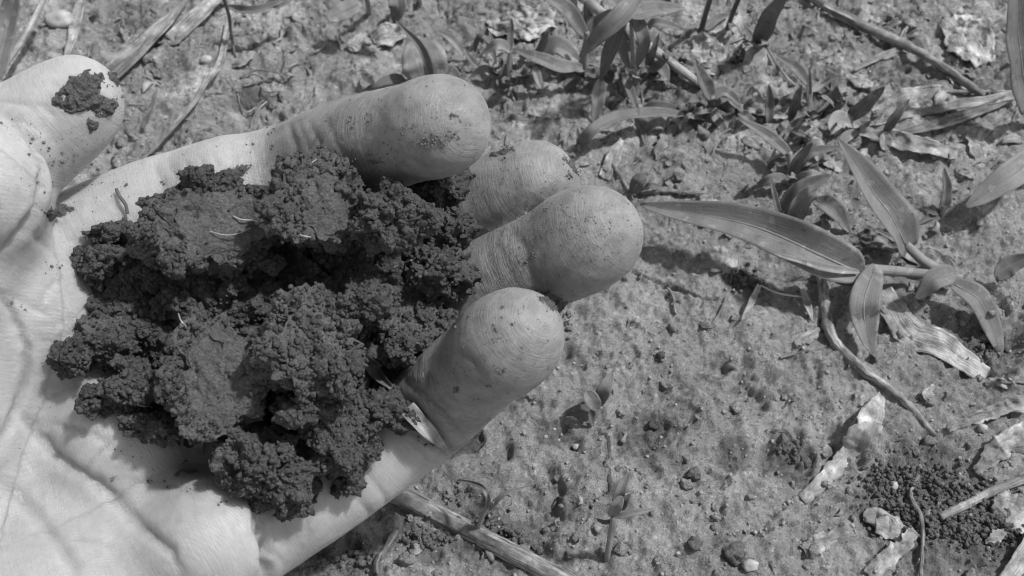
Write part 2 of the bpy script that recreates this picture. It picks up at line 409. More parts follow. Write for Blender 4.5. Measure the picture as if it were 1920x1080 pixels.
def edges_of(F):
    E = np.vstack([F[:, [0, 1]], F[:, [1, 2]], F[:, [2, 3]], F[:, [3, 0]]])
    return np.sort(E, 1)
def laplace(V, F, it=1, lam=0.5):
    E = np.unique(edges_of(F), axis=0); n = len(V)
    deg = np.bincount(E.ravel(), minlength=n).clip(1)[:, None]
    for _ in range(it):
        acc = np.stack([np.bincount(E[:, 0], V[E[:, 1], k], n)+np.bincount(E[:, 1], V[E[:, 0], k], n) for k in range(3)], 1)
        V = V+lam*(acc/deg-V)
    return V
def subdivide(V, F):
    E = edges_of(F); U, inv = np.unique(E, axis=0, return_inverse=True); inv = inv.ravel()
    nf = len(F); n0 = len(V)
    mid = V[U].mean(1); cen = V[F].mean(1)
    e = [n0+inv[k*nf:(k+1)*nf] for k in range(4)]; f = n0+len(U)+np.arange(nf)
    N = np.vstack([np.stack([F[:, k], e[k], f, e[k-1]], 1) for k in range(4)])
    return np.vstack([V, mid, cen]), N
def normals(V, F):
    n = np.cross(V[F[:, 2]]-V[F[:, 0]], V[F[:, 3]]-V[F[:, 1]])
    N = np.stack([sum(np.bincount(F[:, j], n[:, k], len(V)) for j in range(4)) for k in range(3)], 1)
    return N/(np.linalg.norm(N, axis=1)[:, None]+1e-12)

HV = 0.97                                         # grid step, mm
# joints: photograph x, y, depth along the optical axis in mm, radius in mm
INDEX = [(20, 540, 202, 11.5), (178, 462, 203, 10.8), (335, 388, 205, 9.7), (545, 329, 203, 8.8), (640, 286, 195, 8.3), (735, 259, 187, 7.85), (834, 234, 178.5, 6.95)]
MIDDLE = [(270, 600, 206, 11), (520, 540, 208, 9.6), (720, 478, 209, 9.1), (880, 404, 205, 8.6), (1001, 350, 198, 8.15)]
RING = [(350, 800, 202, 11), (590, 700, 203, 9.6), (790, 606, 203, 9.0), (900, 548, 199, 8.8), (1000, 496, 194, 8.35), (1118, 441, 187, 7.65)]
LITTLE = [(452, 1002, 191, 9.4), (626, 898, 195, 8.4), (790, 783, 195, 8.0), (868, 712, 187, 7.6), (972, 627, 177, 7.15)]
THUMB = [(-330, 860, 190, 19), (-110, 500, 184, 14.5), (-10, 305, 190, 10.2), (60, 255, 190.5, 9.0), (141, 194, 190.5, 8.0)]
PALM = [[(178, 470, 206, 10.5), (-390, 1080, 189, 14)], [(270, 615, 208, 11), (-400, 1140, 186, 14)],
        [(350, 810, 205, 11), (-390, 1210, 182, 14)], [(430, 985, 197, 10.5), (-340, 1290, 177, 15)],
        [(385, 1035, 191, 9.5), (150, 1180, 183, 14), (-170, 1320, 174, 18), (-420, 1420, 168, 18)],      # hypothenar side
        [(-95, 560, 189, 15), (-210, 780, 183, 18), (-330, 1050, 182, 19)],                                # thenar mound
        [(-370, 1180, 181, 17), (-1000, 1560, 150, 21)], [(-330, 1330, 174, 17), (-960, 1720, 142, 21)]]   # wrist
BUMP = [(-40, 350, 176.5, 10.6), (40, 545, 192, 10.0), (105, 630, 194.5, 9.5), (235, 815, 191.5, 10.0), (398, 1012, 182, 9.4)]  # flesh pads under the fingers
def J3(q): return np.array(list(at_depth(*q[:3]))+[q[3]])
allp = np.array([J3(q) for c in [INDEX, MIDDLE, RING, LITTLE, THUMB]+PALM for q in c])
lo = (allp[:, :3]-allp[:, 3:]).min(0)-4; hi = (allp[:, :3]+allp[:, 3:]).max(0)+4
lo[0] = max(lo[0], at_depth(-860, 1480, 158)[0])
shp = np.ceil((hi-lo)/HV).astype(int)+1
AX = [lo[k]+HV*np.arange(shp[k], dtype=np.float32) for k in range(3)]
def window(c0, c1, m):
    a = np.clip(((np.minimum(c0, c1)-m-lo)/HV).astype(int), 0, shp-1)
    b = np.clip(((np.maximum(c0, c1)+m-lo)/HV).astype(int)+2, 1, shp)
    return tuple(slice(int(a[k]), int(max(b[k], a[k]+1))) for k in range(3))
def grids(w): return [AX[0][w[0]][:, None, None], AX[1][w[1]][None, :, None], AX[2][w[2]][None, None, :]]
def cone_sd(w, a, b):
    X, Y, Z = grids(w); d = (b-a)[:3]; L = float(d@d)+1e-9
    t = np.clip(((X-a[0])*d[0]+(Y-a[1])*d[1]+(Z-a[2])*d[2])/L, 0, 1)
    return np.sqrt((X-a[0]-t*d[0])**2+(Y-a[1]-t*d[1])**2+(Z-a[2]-t*d[2])**2)-(a[3]+t*(b[3]-a[3]))
def smin(a, b, k):
    h = np.maximum(k-np.abs(a-b), 0)/k
    return np.minimum(a, b)-h*h*k*0.25
def chain_field(rows, k, n=None):
    F = np.full(shp, 60.0, np.float32)
    P = [J3(q) for q in rows]
    if n: P = list(spline(P, n))
    for a, b in zip(P[:-1], P[1:]):
        w = window(a[:3], b[:3], max(a[3], b[3])+k+6)
        F[w] = smin(F[w], cone_sd(w, a, b), k)
    return F
HF = np.full(shp, 60.0, np.float32)
for c in PALM: HF = smin(HF, chain_field(c, 4), 8.0)
for q in BUMP[1:]:
    p = J3(q); w = window(p[:3], p[:3], p[3]+14); HF[w] = smin(HF[w], cone_sd(w, p, p+1e-4), 7.0)
def add_finger(rows, n, kroot, pads, gr=1.5):
    global HF
    G = chain_field(rows, 1.6, n)
    for q in pads:
        p = J3(q); w = window(p[:3], p[:3], p[3]+8); G[w] = smin(G[w], cone_sd(w, p, p+1e-4), 4.0)
    m = J3(rows[0])
    X, Y, Z = AX[0][:, None, None], AX[1][None, :, None], AX[2][None, None, :]
    r2 = (X-m[0])**2+(Y-m[1])**2+(Z-m[2])**2
    rt = np.exp(-r2/14.0**2)
    groove = (gr*(1-np.clip(rt*2.5, 0, 1))*np.exp(-((HF-G)/1.3)**2)).astype(np.float32)         # flesh of neighbouring fingers stays apart
    HF = smin(HF, G, (0.4+kroot*rt).astype(np.float32))+groove
add_finger(INDEX, 20, 6, [(420, 352, 200, 7.8), (818, 236, 178, 7.05)])
add_finger(MIDDLE, 14, 5, [])
add_finger(RING, 16, 5, [(1092, 449, 187.5, 7.8)])
add_finger(LITTLE, 14, 4, [(560, 925, 190, 7.2), (945, 647, 177, 7.15)])
add_finger(THUMB, 14, 9, [BUMP[0]], 0.0)
hV, hF = surface_nets(HF, lo, HV)
lab_ = np.arange(len(hV)); E_ = np.unique(edges_of(hF), axis=0)                 # keep the one connected skin
for _ in range(400):
    m_ = np.minimum(lab_[E_[:, 0]], lab_[E_[:, 1]]); old = lab_.copy()
    np.minimum.at(lab_, E_[:, 0], m_); np.minimum.at(lab_, E_[:, 1], m_); lab_ = lab_[lab_]
    if (lab_ == old).all(): break
big = np.bincount(lab_).argmax(); hF = hF[(lab_[hF] == big).all(1)]
u_, inv_ = np.unique(hF, return_inverse=True); hV = hV[u_]; hF = inv_.reshape(hF.shape)
del HF
hV = laplace(hV, hF, 3, 0.5)
hV, hF = subdivide(hV, hF); hV = laplace(hV, hF, 3, 0.5)
CREASE = [  # photograph polyline, sigma px, depth mm
    ([(40, 772), (63, 803), (97, 847), (133, 875), (183, 907), (227, 943), (267, 987), (317, 1033), (345, 1085)], 11, 1.7),
    ([(-10, 895), (37, 927), (67, 960), (103, 1003), (133, 1047), (155, 1090)], 13, 1.2),
    ([(-10, 530), (17, 573), (37, 613), (50, 653), (50, 700), (37, 745), (20, 790), (0, 835), (-30, 870)], 8, 1.4),
    ([(90, 795), (135, 800), (180, 815), (205, 832)], 7, .55), ([(157, 882), (185, 850), (205, 828)], 7, .45),
    ([(0, 545), (30, 560), (72, 580), (100, 592)], 6, .4), ([(75, 575), (85, 545), (115, 520)], 6, .3),
    ([(55, 432), (95, 465), (135, 492)], 8, .6), ([(240, 905), (300, 900), (370, 930)], 7, .35), ([(120, 1010), (180, 1012), (225, 1040)], 8, .4),
    ([(287, 302), (296, 328), (312, 352)], 5, .55), ([(315, 300), (330, 330), (342, 352)], 5, .4), ([(345, 296), (358, 325), (372, 350)], 5, .55), ([(372, 292), (388, 322), (402, 345)], 5, .4),
    ([(400, 285), (416, 315)], 5, .3), ([(430, 275), (446, 305)], 5, .3), ([(470, 265), (484, 300)], 5, .3),
    ([(542, 232), (550, 262), (562, 300), (585, 345)], 6, .85), ([(578, 222), (592, 255), (612, 295), (640, 345)], 5, .55), ([(608, 212), (622, 245), (650, 300)], 5, .35),
    ([(692, 196), (718, 222), (745, 262), (752, 290)], 6, .3), ([(560, 230), (572, 262), (590, 300)], 4, .4),
    ([(758, 712), (800, 745), (840, 782), (880, 832)], 7, .6), ([(742, 735), (790, 782), (830, 820), (862, 858)], 7, .7), ([(790, 690), (840, 735), (885, 790)], 5, .3),
    ([(845, 640), (895, 690), (945, 760)], 6, .3), ([(660, 915), (685, 950), (700, 975)], 8, .5), ([(690, 890), (715, 925), (735, 950)], 6, .35), ([(560, 950), (575, 985), (585, 1025)], 7, .3),
    ([(478, 955), (492, 1000), (500, 1040), (500, 1090)], 9, 3.2), ([(487, 1015), (520, 1040), (535, 1065)], 6, .4),
    ([(960, 430), (985, 470), (1005, 530)], 7, .3), ([(925, 445), (950, 490), (970, 545)], 6, .3),
    ([(20, 222), (62, 262), (88, 312), (74, 392), (40, 435), (0, 472)], 8, 2.2), ([(0, 215), (40, 222), (70, 245)], 5, .4), ([(60, 190), (85, 200), (105, 225)], 5, .35), ([(90, 150), (115, 165), (135, 195)], 5, .25),
    ([(0, 190), (45, 195), (80, 212)], 5, .3), ([(65, 605), (100, 610), (150, 590)], 5, .2), ([(60, 640), (100, 640), (140, 620)], 5, .2)]
hN = normals(hV, hF)
hx, hy, hd = pix(hV); view = CAM-hV; view /= np.linalg.norm(view, axis=1)[:, None]
front = smooth(0.02, 0.25, (hN*view).sum(1))
inf = (hx > -120) & (hx < 1300) & (hy > 40) & (hy < 1180) & (front > 0)
ii = np.where(inf)[0]; HP = np.column_stack([hx[ii], hy[ii]])
HP2 = HP+np.column_stack([perlin(np.column_stack([HP/28, np.zeros(len(HP))])), perlin(np.column_stack([HP/28, np.ones(len(HP))*5.5])) ])*4
disp = np.zeros(len(hV))
for pts, s, dp in CREASE:
    b = np.array(pts, float); m = ((HP > b.min(0)-60) & (HP < b.max(0)+60)).all(1); kk = np.where(m)[0]
    if not len(kk): continue
    q, t = poly_dist(HP2[kk], b); e = np.minimum(1, 4*np.minimum(t+.06, 1.06-t))
    disp[ii[kk]] += e*dp*0.62*(-np.exp(-(q/s)**2)+0.14*np.exp(-((q-2.6*s)/(1.5*s))**2))
disp[ii] *= np.where((HP[:, 0] > 260) & (HP[:, 1] < 420), .6, 1.0)
disp *= front
grime = np.clip(-disp/0.5, 0, 1)
disp += 0.11*fbm(hV/6.5, 3)+0.05*fbm(hV/1.6, 2)
hV = hV+hN*disp[:, None]
tips = [(842, 238, 180), (1004, 345, 199), (1128, 442, 189), (985, 622, 179), (150, 190, 187)]
ridge = np.zeros(len(hV)); rw = np.full(len(hV), 0.0)
pc = at_depth(180, 1300, 150); ridge[:] = np.linalg.norm(hV-pc, axis=1); rw[:] = np.where(hx < 520, 0.6, 0.12)
for q in tips:
    c = at_depth(*q); d = np.linalg.norm((hV-c)*[1, 1, 1], axis=1); m = d < 17
    ridge[m] = d[m]; rw = np.where(d < 17, np.clip((17-d)/5, 0, 1)*0.22, rw*np.clip((d-17)/8, 0, 1))
# finger coordinates: along, across, which
fuv = np.zeros((len(hV), 3)); jw = np.zeros(len(hV)); dust_ = np.zeros(len(hV)); bestd = np.full(len(hV), 1e9)
for fi, (rows, joints) in enumerate([(INDEX, (3, 5)), (MIDDLE, (2, 3)), (RING, (2, 4)), (LITTLE, (2, 3)), (THUMB, (2,))]):
    J = np.array([J3(q)[:3] for q in rows]); C = spline(J, 40); SL = np.concatenate([[0], np.cumsum(np.linalg.norm(np.diff(C, axis=0), axis=1))])
    T = np.gradient(C, axis=0); T /= np.linalg.norm(T, axis=1)[:, None]
    D2 = ((hV**2).sum(1)[:, None]-2*hV@C.T+(C**2).sum(1)[None]); j = D2.argmin(1); dd = np.sqrt(np.maximum(D2[np.arange(len(hV)), j], 0))
    s_ = SL[j]+((hV-C[j])*T[j]).sum(1); sdv = np.cross(T[j], -FWD); sdv /= np.linalg.norm(sdv, axis=1)[:, None]; w_ = ((hV-C[j])*sdv).sum(1)
    m = dd < bestd; bestd[m] = dd[m]; fuv[m] = np.column_stack([s_, w_, np.full(len(hV), fi*11.0)])[m]
    sj = [SL[int(round(q*39/(len(rows)-1)))] for q in joints]
    w = sum(np.exp(-((s_-q)/2.6)**2) for q in sj); jw[m] = w[m]; dust_[m] = (smooth(sj[0]-1.6, sj[0]+3.0, s_+1.8*fbm(hV/3.0, 3))*(0.0 if fi == 4 else 1))[m]
off_ = smooth(13, 22, bestd)                                                   # palm: away from every finger
fuv = fuv+(off_*0)[:, None]; jw *= 1-off_; dust_ *= 1-off_
tone = np.full(len(hV), 0.405)
tone *= 1-0.34*dust_                       # fingers are dusty with earth, palm is clean
tone *= 1-0.09*grime                                                        # earth rubbed into the creases
tone *= 1-0.05*np.clip(fbm(hV/9, 3), -1, 1)
HB = np.array([hV[:, 0].min(), hV[:, 1].min(), hV[:, 2].min()])
link('hand', mesh_of('hand', hV-HB, hF, M_SKIN, attrs={'tone': tone, 'ridge': ridge, 'ridgew': rw, 'fuv': fuv, 'jw': jw, 'dust': dust_}), HB, None,
     label='bare left hand held palm up with curled fingers, cupping dark soil', category='hand')
HBVH = BVHTree.FromPolygons(hV.tolist(), hF.tolist())
def hit_hand(x, y, bvh=None):
    r = ray(x, y); L = np.linalg.norm(r)
    loc, nor, i, dist = (bvh or HBVH).ray_cast(Vector(CAM), Vector(r/L))
    return (None, None) if loc is None else (np.array(loc), np.array(nor))
print('HANDZ', hV[:, 2].min(), len(hF))

# ------------------------------------------------------------------ soil in the hand
import bmesh
def ico(sub):
    bm = bmesh.new(); bmesh.ops.create_icosphere(bm, subdivisions=sub, radius=1.0)
    V = np.array([v.co[:] for v in bm.verts]); F = np.array([[v.index for v in f.verts] for f in bm.faces]); bm.free(); return V, F
ICO = {k: ico(k) for k in (1, 2, 3, 4, 5, 6, 7)}
def clod_geo(cx, cy, d, rx, ry, rz, rot=0, seed=0, sub=6, facets=(), rough=1.0, low=0.30):
    n, F = ICO[sub]; c = at_depth(cx, cy, d); s = d*TANH/960
    a = math.radians(rot); ux = RGT*math.cos(a)+UPV*math.sin(a); uy = -RGT*math.sin(a)+UPV*math.cos(a); uz = -FWD
    o = np.array([seed*3.7, seed*1.9, seed*5.3])
    f = 1+low*fbm(n*1.5+o, 3)
    q = n*f[:, None]*[rx*s, ry*s, rz]                               # in the clod's own frame
    q = q+np.column_stack([fbm(q/9+o, 2), fbm(q/9+o+9, 2), fbm(q/9+o+18, 2)])*0.9
    fm = np.zeros(len(q))
    for (nx, ny, nz), off in facets:
        v = np.array([nx, ny, nz], float); v /= np.linalg.norm(v)
        t = q@v-off+0.9*fbm(q/6+o, 3)+.15*fbm(q/1.5+o, 3); m = smooth(-0.6, 0.8, t); fm = np.maximum(fm, m)
        q = q-np.outer(np.maximum(t, 0)*0.88, v)
    nn = n/np.array([rx*s, ry*s, rz]); nn /= np.linalg.norm(nn, axis=1)[:, None]
    w = q+o*7
    R = min(1.0, min(rx, ry)*s/7.0)
    wj = w+np.column_stack([perlin(w/1.7), perlin(w/1.7+7), perlin(w/1.7+14)])*0.8
    h = 1.9*R*(0.55-worley(wj/(5.2*R+.4)))+0.7*(0.5-worley(wj/2.2))+0.80*fbm(w/2.6, 3, .62)
    h += 0.42*(0.5-worley(wj/1.0))
    h -= 2.2*R*smooth(.12, .6, fbm(w/6.0+3, 3))+0.8*smooth(.2, .7, fbm(w/2.4+8, 2))
    h = h*rough*(1-0.93*fm)+fm*(0.20*fbm(w/2.2, 4)-0.5*np.exp(-(perlin(w/5.0)/0.05)**2)*(perlin(w/9+4) > .1))
    q = q+nn*h[:, None]
    V = c+np.outer(q[:, 0], ux)+np.outer(q[:, 1], uy)+np.outer(q[:, 2], uz)
    return V, F, {}
CLODS = [  # x, y, depth, half width px, half height px, half thickness mm, tilt, facets, label
    (388, 430, 181, 128, 86, 9, 6, [((.14, .16, 1), 3.6)], 'large flat-faced slab of dark soil nearest the index finger base'),
    (585, 378, 178, 80, 90, 8, -10, [((.30, .10, .9), 3.4)], 'dark upright soil clod with flat right face against the index finger joint'),
    (832, 352, 180, 54, 48, 6, -15, [], 'small crumbly clod wedged between index and middle fingertips'),
    (726, 412, 177, 66, 60, 7, 0, [], 'crumbly clod under the bent index finger, right of the upright clod'),
    (845, 432, 185, 48, 44, 6, 10, [], 'small clod lying on the middle finger'),
    (826, 515, 184, 66, 52, 7, 0, [], 'rounded clod at the right edge of the heap on the ring finger'),
    (725, 492, 177, 58, 46, 6, 0, [], 'crumbly clod left of the rounded right-edge clod'),
    (620, 508, 177, 76, 50, 7, -8, [], 'knobbly clod just below the upright dark clod'),
    (582, 652, 176, 100, 88, 10, -20, [((.3, .5, .8), 6.5)], 'biggest rough clod in the middle of the heap'),
    (402, 710, 176, 92, 106, 9, -8, [((.15, .10, 1), 4.0)], 'pale smooth-faced clod left of the biggest clod'),
    (345, 775, 181, 46, 34, 6, -20, [((.0, .2, 1), 3.0)], 'low flake of soil at the foot of the smooth-faced clod'),
    (205, 642, 184, 62, 50, 7, 0, [((.2, .3, .9), 4.6)], 'rounded clod at the left edge of the heap'),
    (135, 672, 188, 44, 32, 5, 0, [], 'small clod at the far left tip of the heap on the palm'),
    (185, 500, 189, 50, 36, 5, -10, [], 'small crumbly clod on the index finger pad at the upper left'),
    (205, 442, 191, 48, 22, 3.5, 8, [], 'thin crumb ridge on the index finger base, above the upper left clod'),
    (250, 735, 185, 56, 44, 6, 0, [], 'crumbly clod below the rounded left-edge clod'),
    (180, 750, 188, 34, 30, 4.5, 0, [], 'small lone crumb clod resting low on the palm at the left'),
    (505, 868, 177, 92, 70, 10, -20, [], 'large crumbly clod hanging over the little finger base, lowest of the heap'),
    (545, 930, 180, 44, 44, 6, 0, [], 'ragged tip of soil below the lowest large clod'),
    (640, 820, 180, 84, 72, 9, 30, [], 'crumbly clod lying on the little finger'),
    (655, 895, 184, 36, 38, 5, 20, [], 'small clod dangling over the little finger edge'),
    (712, 768, 182, 58, 36, 6, -15, [], 'clod beside the little finger joint crease'),
    (775, 608, 184, 80, 48, 7, 5, [((.1, .3, .9), 4.2)], 'wide clod between ring and little fingers'),
    (735, 650, 184, 50, 34, 6, 0, [], 'crumbly clod over the gap before the little finger'),
    (255, 545, 182, 52, 48, 6, 0, [], 'rounded clod in the shaded hollow below the flat slab'),
    (330, 640, 182, 46, 40, 6, 0, [], 'dark clod in the hollow left of the smooth-faced clod'),
    (425, 545, 178, 62, 36, 6, -15, [((.1, .3, 1), 3.2)], 'ledge of soil just beneath the flat slab'),
    (505, 450, 177, 42, 46, 6, 0, [], 'knobbly clod between the flat slab and the upright clod'),
    (480, 590, 178, 44, 34, 5.5, 0, [], 'small round clod above the biggest clod'),
    (590, 770, 177, 60, 36, 7, -10, [], 'shaded clod beneath the biggest clod'),
    (470, 800, 183, 50, 34, 6, 0, [], 'shaded clod between the smooth-faced clod and the lowest one'),
    (560, 560, 179, 50, 30, 5, 0, [], 'small knobbly clod above and right of the heap centre'),
    (690, 560, 178, 50, 40, 6, 0, [], 'shaded clod left of the wide clod'),
    (285, 800, 186, 60, 26, 5, -8, [], 'thin ledge of soil at the lower left edge of the heap'),
    (310, 505, 187, 44, 34, 5, 0, [], 'crumbly clod under the left end of the flat slab'),
]
clodV, clodF, off = [], [], 0
hg = clod_geo(480, 605, 195, 335, 232, 9, -12, 99, 7, (), 1.3, 0.22)
CF = [len(hg[1])]; CO = []
CO.append(solid('soil_heap', hg, M_SOIL, 'bed of crumbly dark soil filling the palm beneath the clods', 'soil'))
for gk in [hg]: clodV.append(gk[0]); clodF.append(gk[1]+off); off += len(gk[0])
for i, (x, y, d, rx, ry, rz, rot, fac, lab) in enumerate(CLODS):
    hp, _ = hit_hand(x, y); dh = float((hp-CAM)@FWD) if hp is not None else d+8
    edge = any(k in lab for k in ('edge', 'far left', 'upper left', 'low', 'small', 'lying on', 'beside the little', 'between', 'ragged', 'dangling', 'gap'))
    d = dh-0.45*rz if edge else d+2
    g = clod_geo(x, y, d, rx, ry, rz, rot, i+1, 7 if rx*ry > 5500 else 6 if rx*ry > 2500 else 5, fac)
    CO.append(solid('soil_clod', g, M_SOILDRY if fac else M_SOIL, lab, 'soil clod', 'clods of soil heaped in the hand')); CF.append(len(g[1]))
    clodV.append(g[0]); clodF.append(g[1]+off); off += len(g[0])
CBVH = BVHTree.FromPolygons(np.vstack(clodV).tolist(), np.vstack(clodF).tolist())
rs = np.random.RandomState(3)
def grains(centres, radii, sub=2, amp=0.35, seed=0):
    n, F = ICO[sub]; r_ = np.random.RandomState(seed); var = [1+amp*fbm(n*1.7+k*11.3, 2) for k in range(12)]
    Vs, Fs = [], []
    for k, (c, r) in enumerate(zip(centres, radii)):
        f = var[k % 12]; sc = r*(0.75+0.5*r_.rand(3)); q, _ = np.linalg.qr(r_.normal(size=(3, 3)))
        Vs.append(c+((n*f[:, None])*sc)@q); Fs.append(F+k*len(n))
    return np.vstack(Vs), np.vstack(Fs), {}
HEAP = [(140, 490), (160, 430), (270, 370), (450, 315), (500, 330), (560, 290), (640, 300), (660, 350), (780, 310), (885, 330), (890, 450), (870, 600), (820, 660), (770, 690), (770, 780), (720, 900), (640, 930), (530, 975), (420, 900), (380, 840), (230, 800), (90, 700), (150, 600)]
def inside(p, poly):
    x, y = p; c = False; n = len(poly)
    for i in range(n):
        (x0, y0), (x1, y1) = poly[i], poly[i-1]
        if (y0 > y) != (y1 > y) and x < (x1-x0)*(y-y0)/(y1-y0)+x0: c = not c
    return c
lump = 0; LUMPS_ = []
while lump < 75:
    x, y = rs.uniform(110, 880), rs.uniform(300, 950)
    if not inside((x, y), HEAP) or any(((x-a)/c)**2+((y-b)/d)**2 < 1.15 for a, b, c, d in [(395, 418, 105, 62), (412, 700, 62, 92), (612, 392, 42, 66)]): continue
    rr = ray(x, y); loc, nrm, fidx, _ = CBVH.ray_cast(Vector(CAM), Vector(rr/np.linalg.norm(rr)))
    if loc is None: continue
    p = np.array(loc); own = CO[int(np.searchsorted(np.cumsum(CF), fidx, side='right'))]
    dd = float((p-CAM)@FWD); r = rs.uniform(14, 34)
    g = clod_geo(x, y, dd+r*.02, r*rs.uniform(.9, 1.4), r*rs.uniform(.7, 1.1), r*.075, rs.uniform(-90, 90), 200+lump, 4)
    lob = part('lump', g, M_SOIL, own); LUMPS_.append(g); lump += 1
cc, cr = [], []
FLATS = [(395, 418, 105, 62), (412, 700, 62, 92), (612, 392, 42, 66)]
ALLV, ALLF, oo = [np.vstack(clodV)], [np.vstack(clodF)], off
for g in LUMPS_: ALLV.append(g[0]); ALLF.append(g[1]+oo); oo += len(g[0])
SBVH = BVHTree.FromPolygons(np.vstack(ALLV).tolist(), np.vstack(ALLF).tolist())
while len(cc) < 5600:
    x, y = rs.uniform(70, 920), rs.uniform(275, 995)
    fl = any(((x-a)/c)**2+((y-b)/d)**2 < 1 for a, b, c, d in FLATS)
    if fl and rs.rand() < .9: continue
    p, n_ = hit_hand(x, y, SBVH)
    if p is None: continue
    q, _ = hit_hand(x, y)
    if q is not None and np.linalg.norm(q-CAM) < np.linalg.norm(p-CAM): continue
    r = (0.08+0.20*rs.rand()+0.45*rs.rand()**7)*(.5 if fl else 1)
    cc.append(p+n_*r*0.45); cr.append(r)
g = grains(cc, cr, 1, 0.9, 5)
link('soil_crumbs', mesh_of('soil_crumbs', g[0], g[1], M_SOIL, False), kind='stuff', label='loose fine crumbs of dark soil strewn over the clods', category='soil')

# crumbs and dust sticking to the skin
sc_, sr_ = [], []
def dust(x, y, spread, n, r0, r1):
    for _ in range(n):
        a, b = x+rs.normal()*spread, y+rs.normal()*spread*.7
        p, n_ = hit_hand(a, b)
        if p is None: continue
        r = r0+(r1-r0)*rs.rand()**2.5; sc_.append(p+n_*r*.35); sr_.append(r)
for x, y, s, n in [(660, 225, 10, 14), (690, 222, 8, 12), (765, 240, 10, 18), (850, 215, 5, 8), (865, 228, 4, 5), (700, 305, 10, 30), (668, 310, 8, 14), (820, 265, 9, 30), (795, 268, 7, 20), (840, 255, 8, 14),
                   (935, 288, 8, 26), (950, 280, 8, 20), (1060, 300, 8, 14), (1070, 330, 6, 10), (1000, 480, 4, 8), (985, 490, 4, 6), (1022, 393, 3, 6), (943, 577, 3, 8), (855, 730, 4, 12), (912, 724, 4, 8), (938, 698, 4, 8),
                   (445, 318, 10, 8), (510, 245, 6, 12), (510, 272, 4, 7), (463, 270, 5, 4), (302, 342, 4, 7), (235, 345, 5, 5), (285, 900, 5, 5), (210, 898, 5, 7), (348, 918, 3, 5), (412, 944, 6, 5), (100, 500, 9, 12), (20, 560, 8, 8), (45, 580, 6, 6),
                   (240, 850, 30, 8), (330, 880, 30, 12), (560, 935, 40, 8), (808, 830, 8, 12), (800, 820, 10, 12), (40, 260, 40, 20), (120, 300, 40, 40), (205, 190, 14, 30), (1050, 575, 14, 40), (1030, 560, 10, 30), (900, 610, 30, 20)]:
    dust(x, y, s, n, 0.06, 0.30)
for x, y, sx, n in [(740, 250, 90, 420), (960, 400, 60, 260), (1080, 460, 70, 420), (900, 680, 70, 260), (150, 330, 60, 120), (450, 300, 90, 60), (650, 900, 90, 20), (150, 750, 120, 20)]:
    dust(x, y, sx, int(n*1.7), 0.035, 0.14)
g = grains(sc_, sr_, 1, 0.3, 9)
link('soil_specks', mesh_of('soil_specks', g[0], g[1], M_SPECK, False), kind='stuff', label='specks and dust of soil sticking to the fingers and palm', category='soil')

def smear_geo(poly, thick, seed, step=1.6):
    P = np.array(poly, float); b0, b1 = P.min(0)-8, P.max(0)+8
    xs = np.arange(b0[0], b1[0], step); ys = np.arange(b0[1], b1[1], step)
    cl = np.vstack([P, P[:1]]); G = np.array([(x, y) for y in ys for x in xs])
    dd, _ = poly_dist(G, cl); ins_ = np.array([inside(p, poly) for p in G]); sd_ = np.where(ins_, dd, -dd)
    V = np.zeros((len(G), 3)); ok = np.zeros(len(G), bool); N = np.zeros((len(G), 3))
    for k, (x, y) in enumerate(G):
        p, n_ = hit_hand(x, y)
        if p is not None: V[k] = p; N[k] = n_; ok[k] = True
    w = V/1.0+seed*13.1
    edge = sd_+9*fbm(w/2.6, 3)+3*fbm(w/.8, 2)
    t = thick*smooth(-2, 9, edge)*(0.6+1.1*(0.55-worley(w/1.7))+0.8*fbm(w/1.1, 3))+np.where(edge < -1, -0.4, 0.03)
    V = V+N*t[:, None]; nx = len(xs); I = np.arange(len(G)).reshape(len(ys), nx)
    F = np.stack([I[:-1, :-1].ravel(), I[1:, :-1].ravel(), I[1:, 1:].ravel(), I[:-1, 1:].ravel()], 1)
    keep = ok[F].all(1) & (edge[F] > -4).any(1)
    F = F[keep]; u, inv = np.unique(F, return_inverse=True)
    return V[u], inv.reshape(F.shape), {}
SMEARS = [([(100, 185), (125, 150), (160, 135), (190, 140), (195, 165), (180, 178), (218, 195), (212, 218), (190, 215), (160, 210), (130, 215), (105, 205)], 0.9, 'broad cracked patch of soil stuck on the thumb pad'),
          ([(203, 128), (215, 132), (232, 158), (222, 160), (205, 145)], .8, 'small soil smear at the thumb tip edge'),
          ([(162, 225), (180, 228), (182, 238), (172, 246)], .5, 'tiny soil flake below the thumb patch'),
          ([(82, 398), (110, 388), (135, 392), (120, 404), (95, 412)], .8, 'soil flake near the index finger root'),
          ([(418, 322), (440, 310), (468, 314), (462, 326), (430, 332)], .8, 'soil flake above the flat slab on the index finger'),
          ([(1012, 552), (1030, 550), (1062, 568), (1066, 585), (1045, 580), (1020, 566)], .8, 'soil smear on the little fingertip'),
          ([(925, 290), (945, 276), (958, 278), (945, 292)], .5, 'soil smear on the middle fingertip'),
          ([(1060, 296), (1078, 300), (1090, 330), (1078, 325)], .45, 'soil film along the middle fingertip edge')]
for k, (poly, th, lab) in enumerate(SMEARS):
    solid('soil_smear', smear_geo(poly, th, k+1), M_SOILDRY, lab, 'soil', 'smears of soil on the fingers')

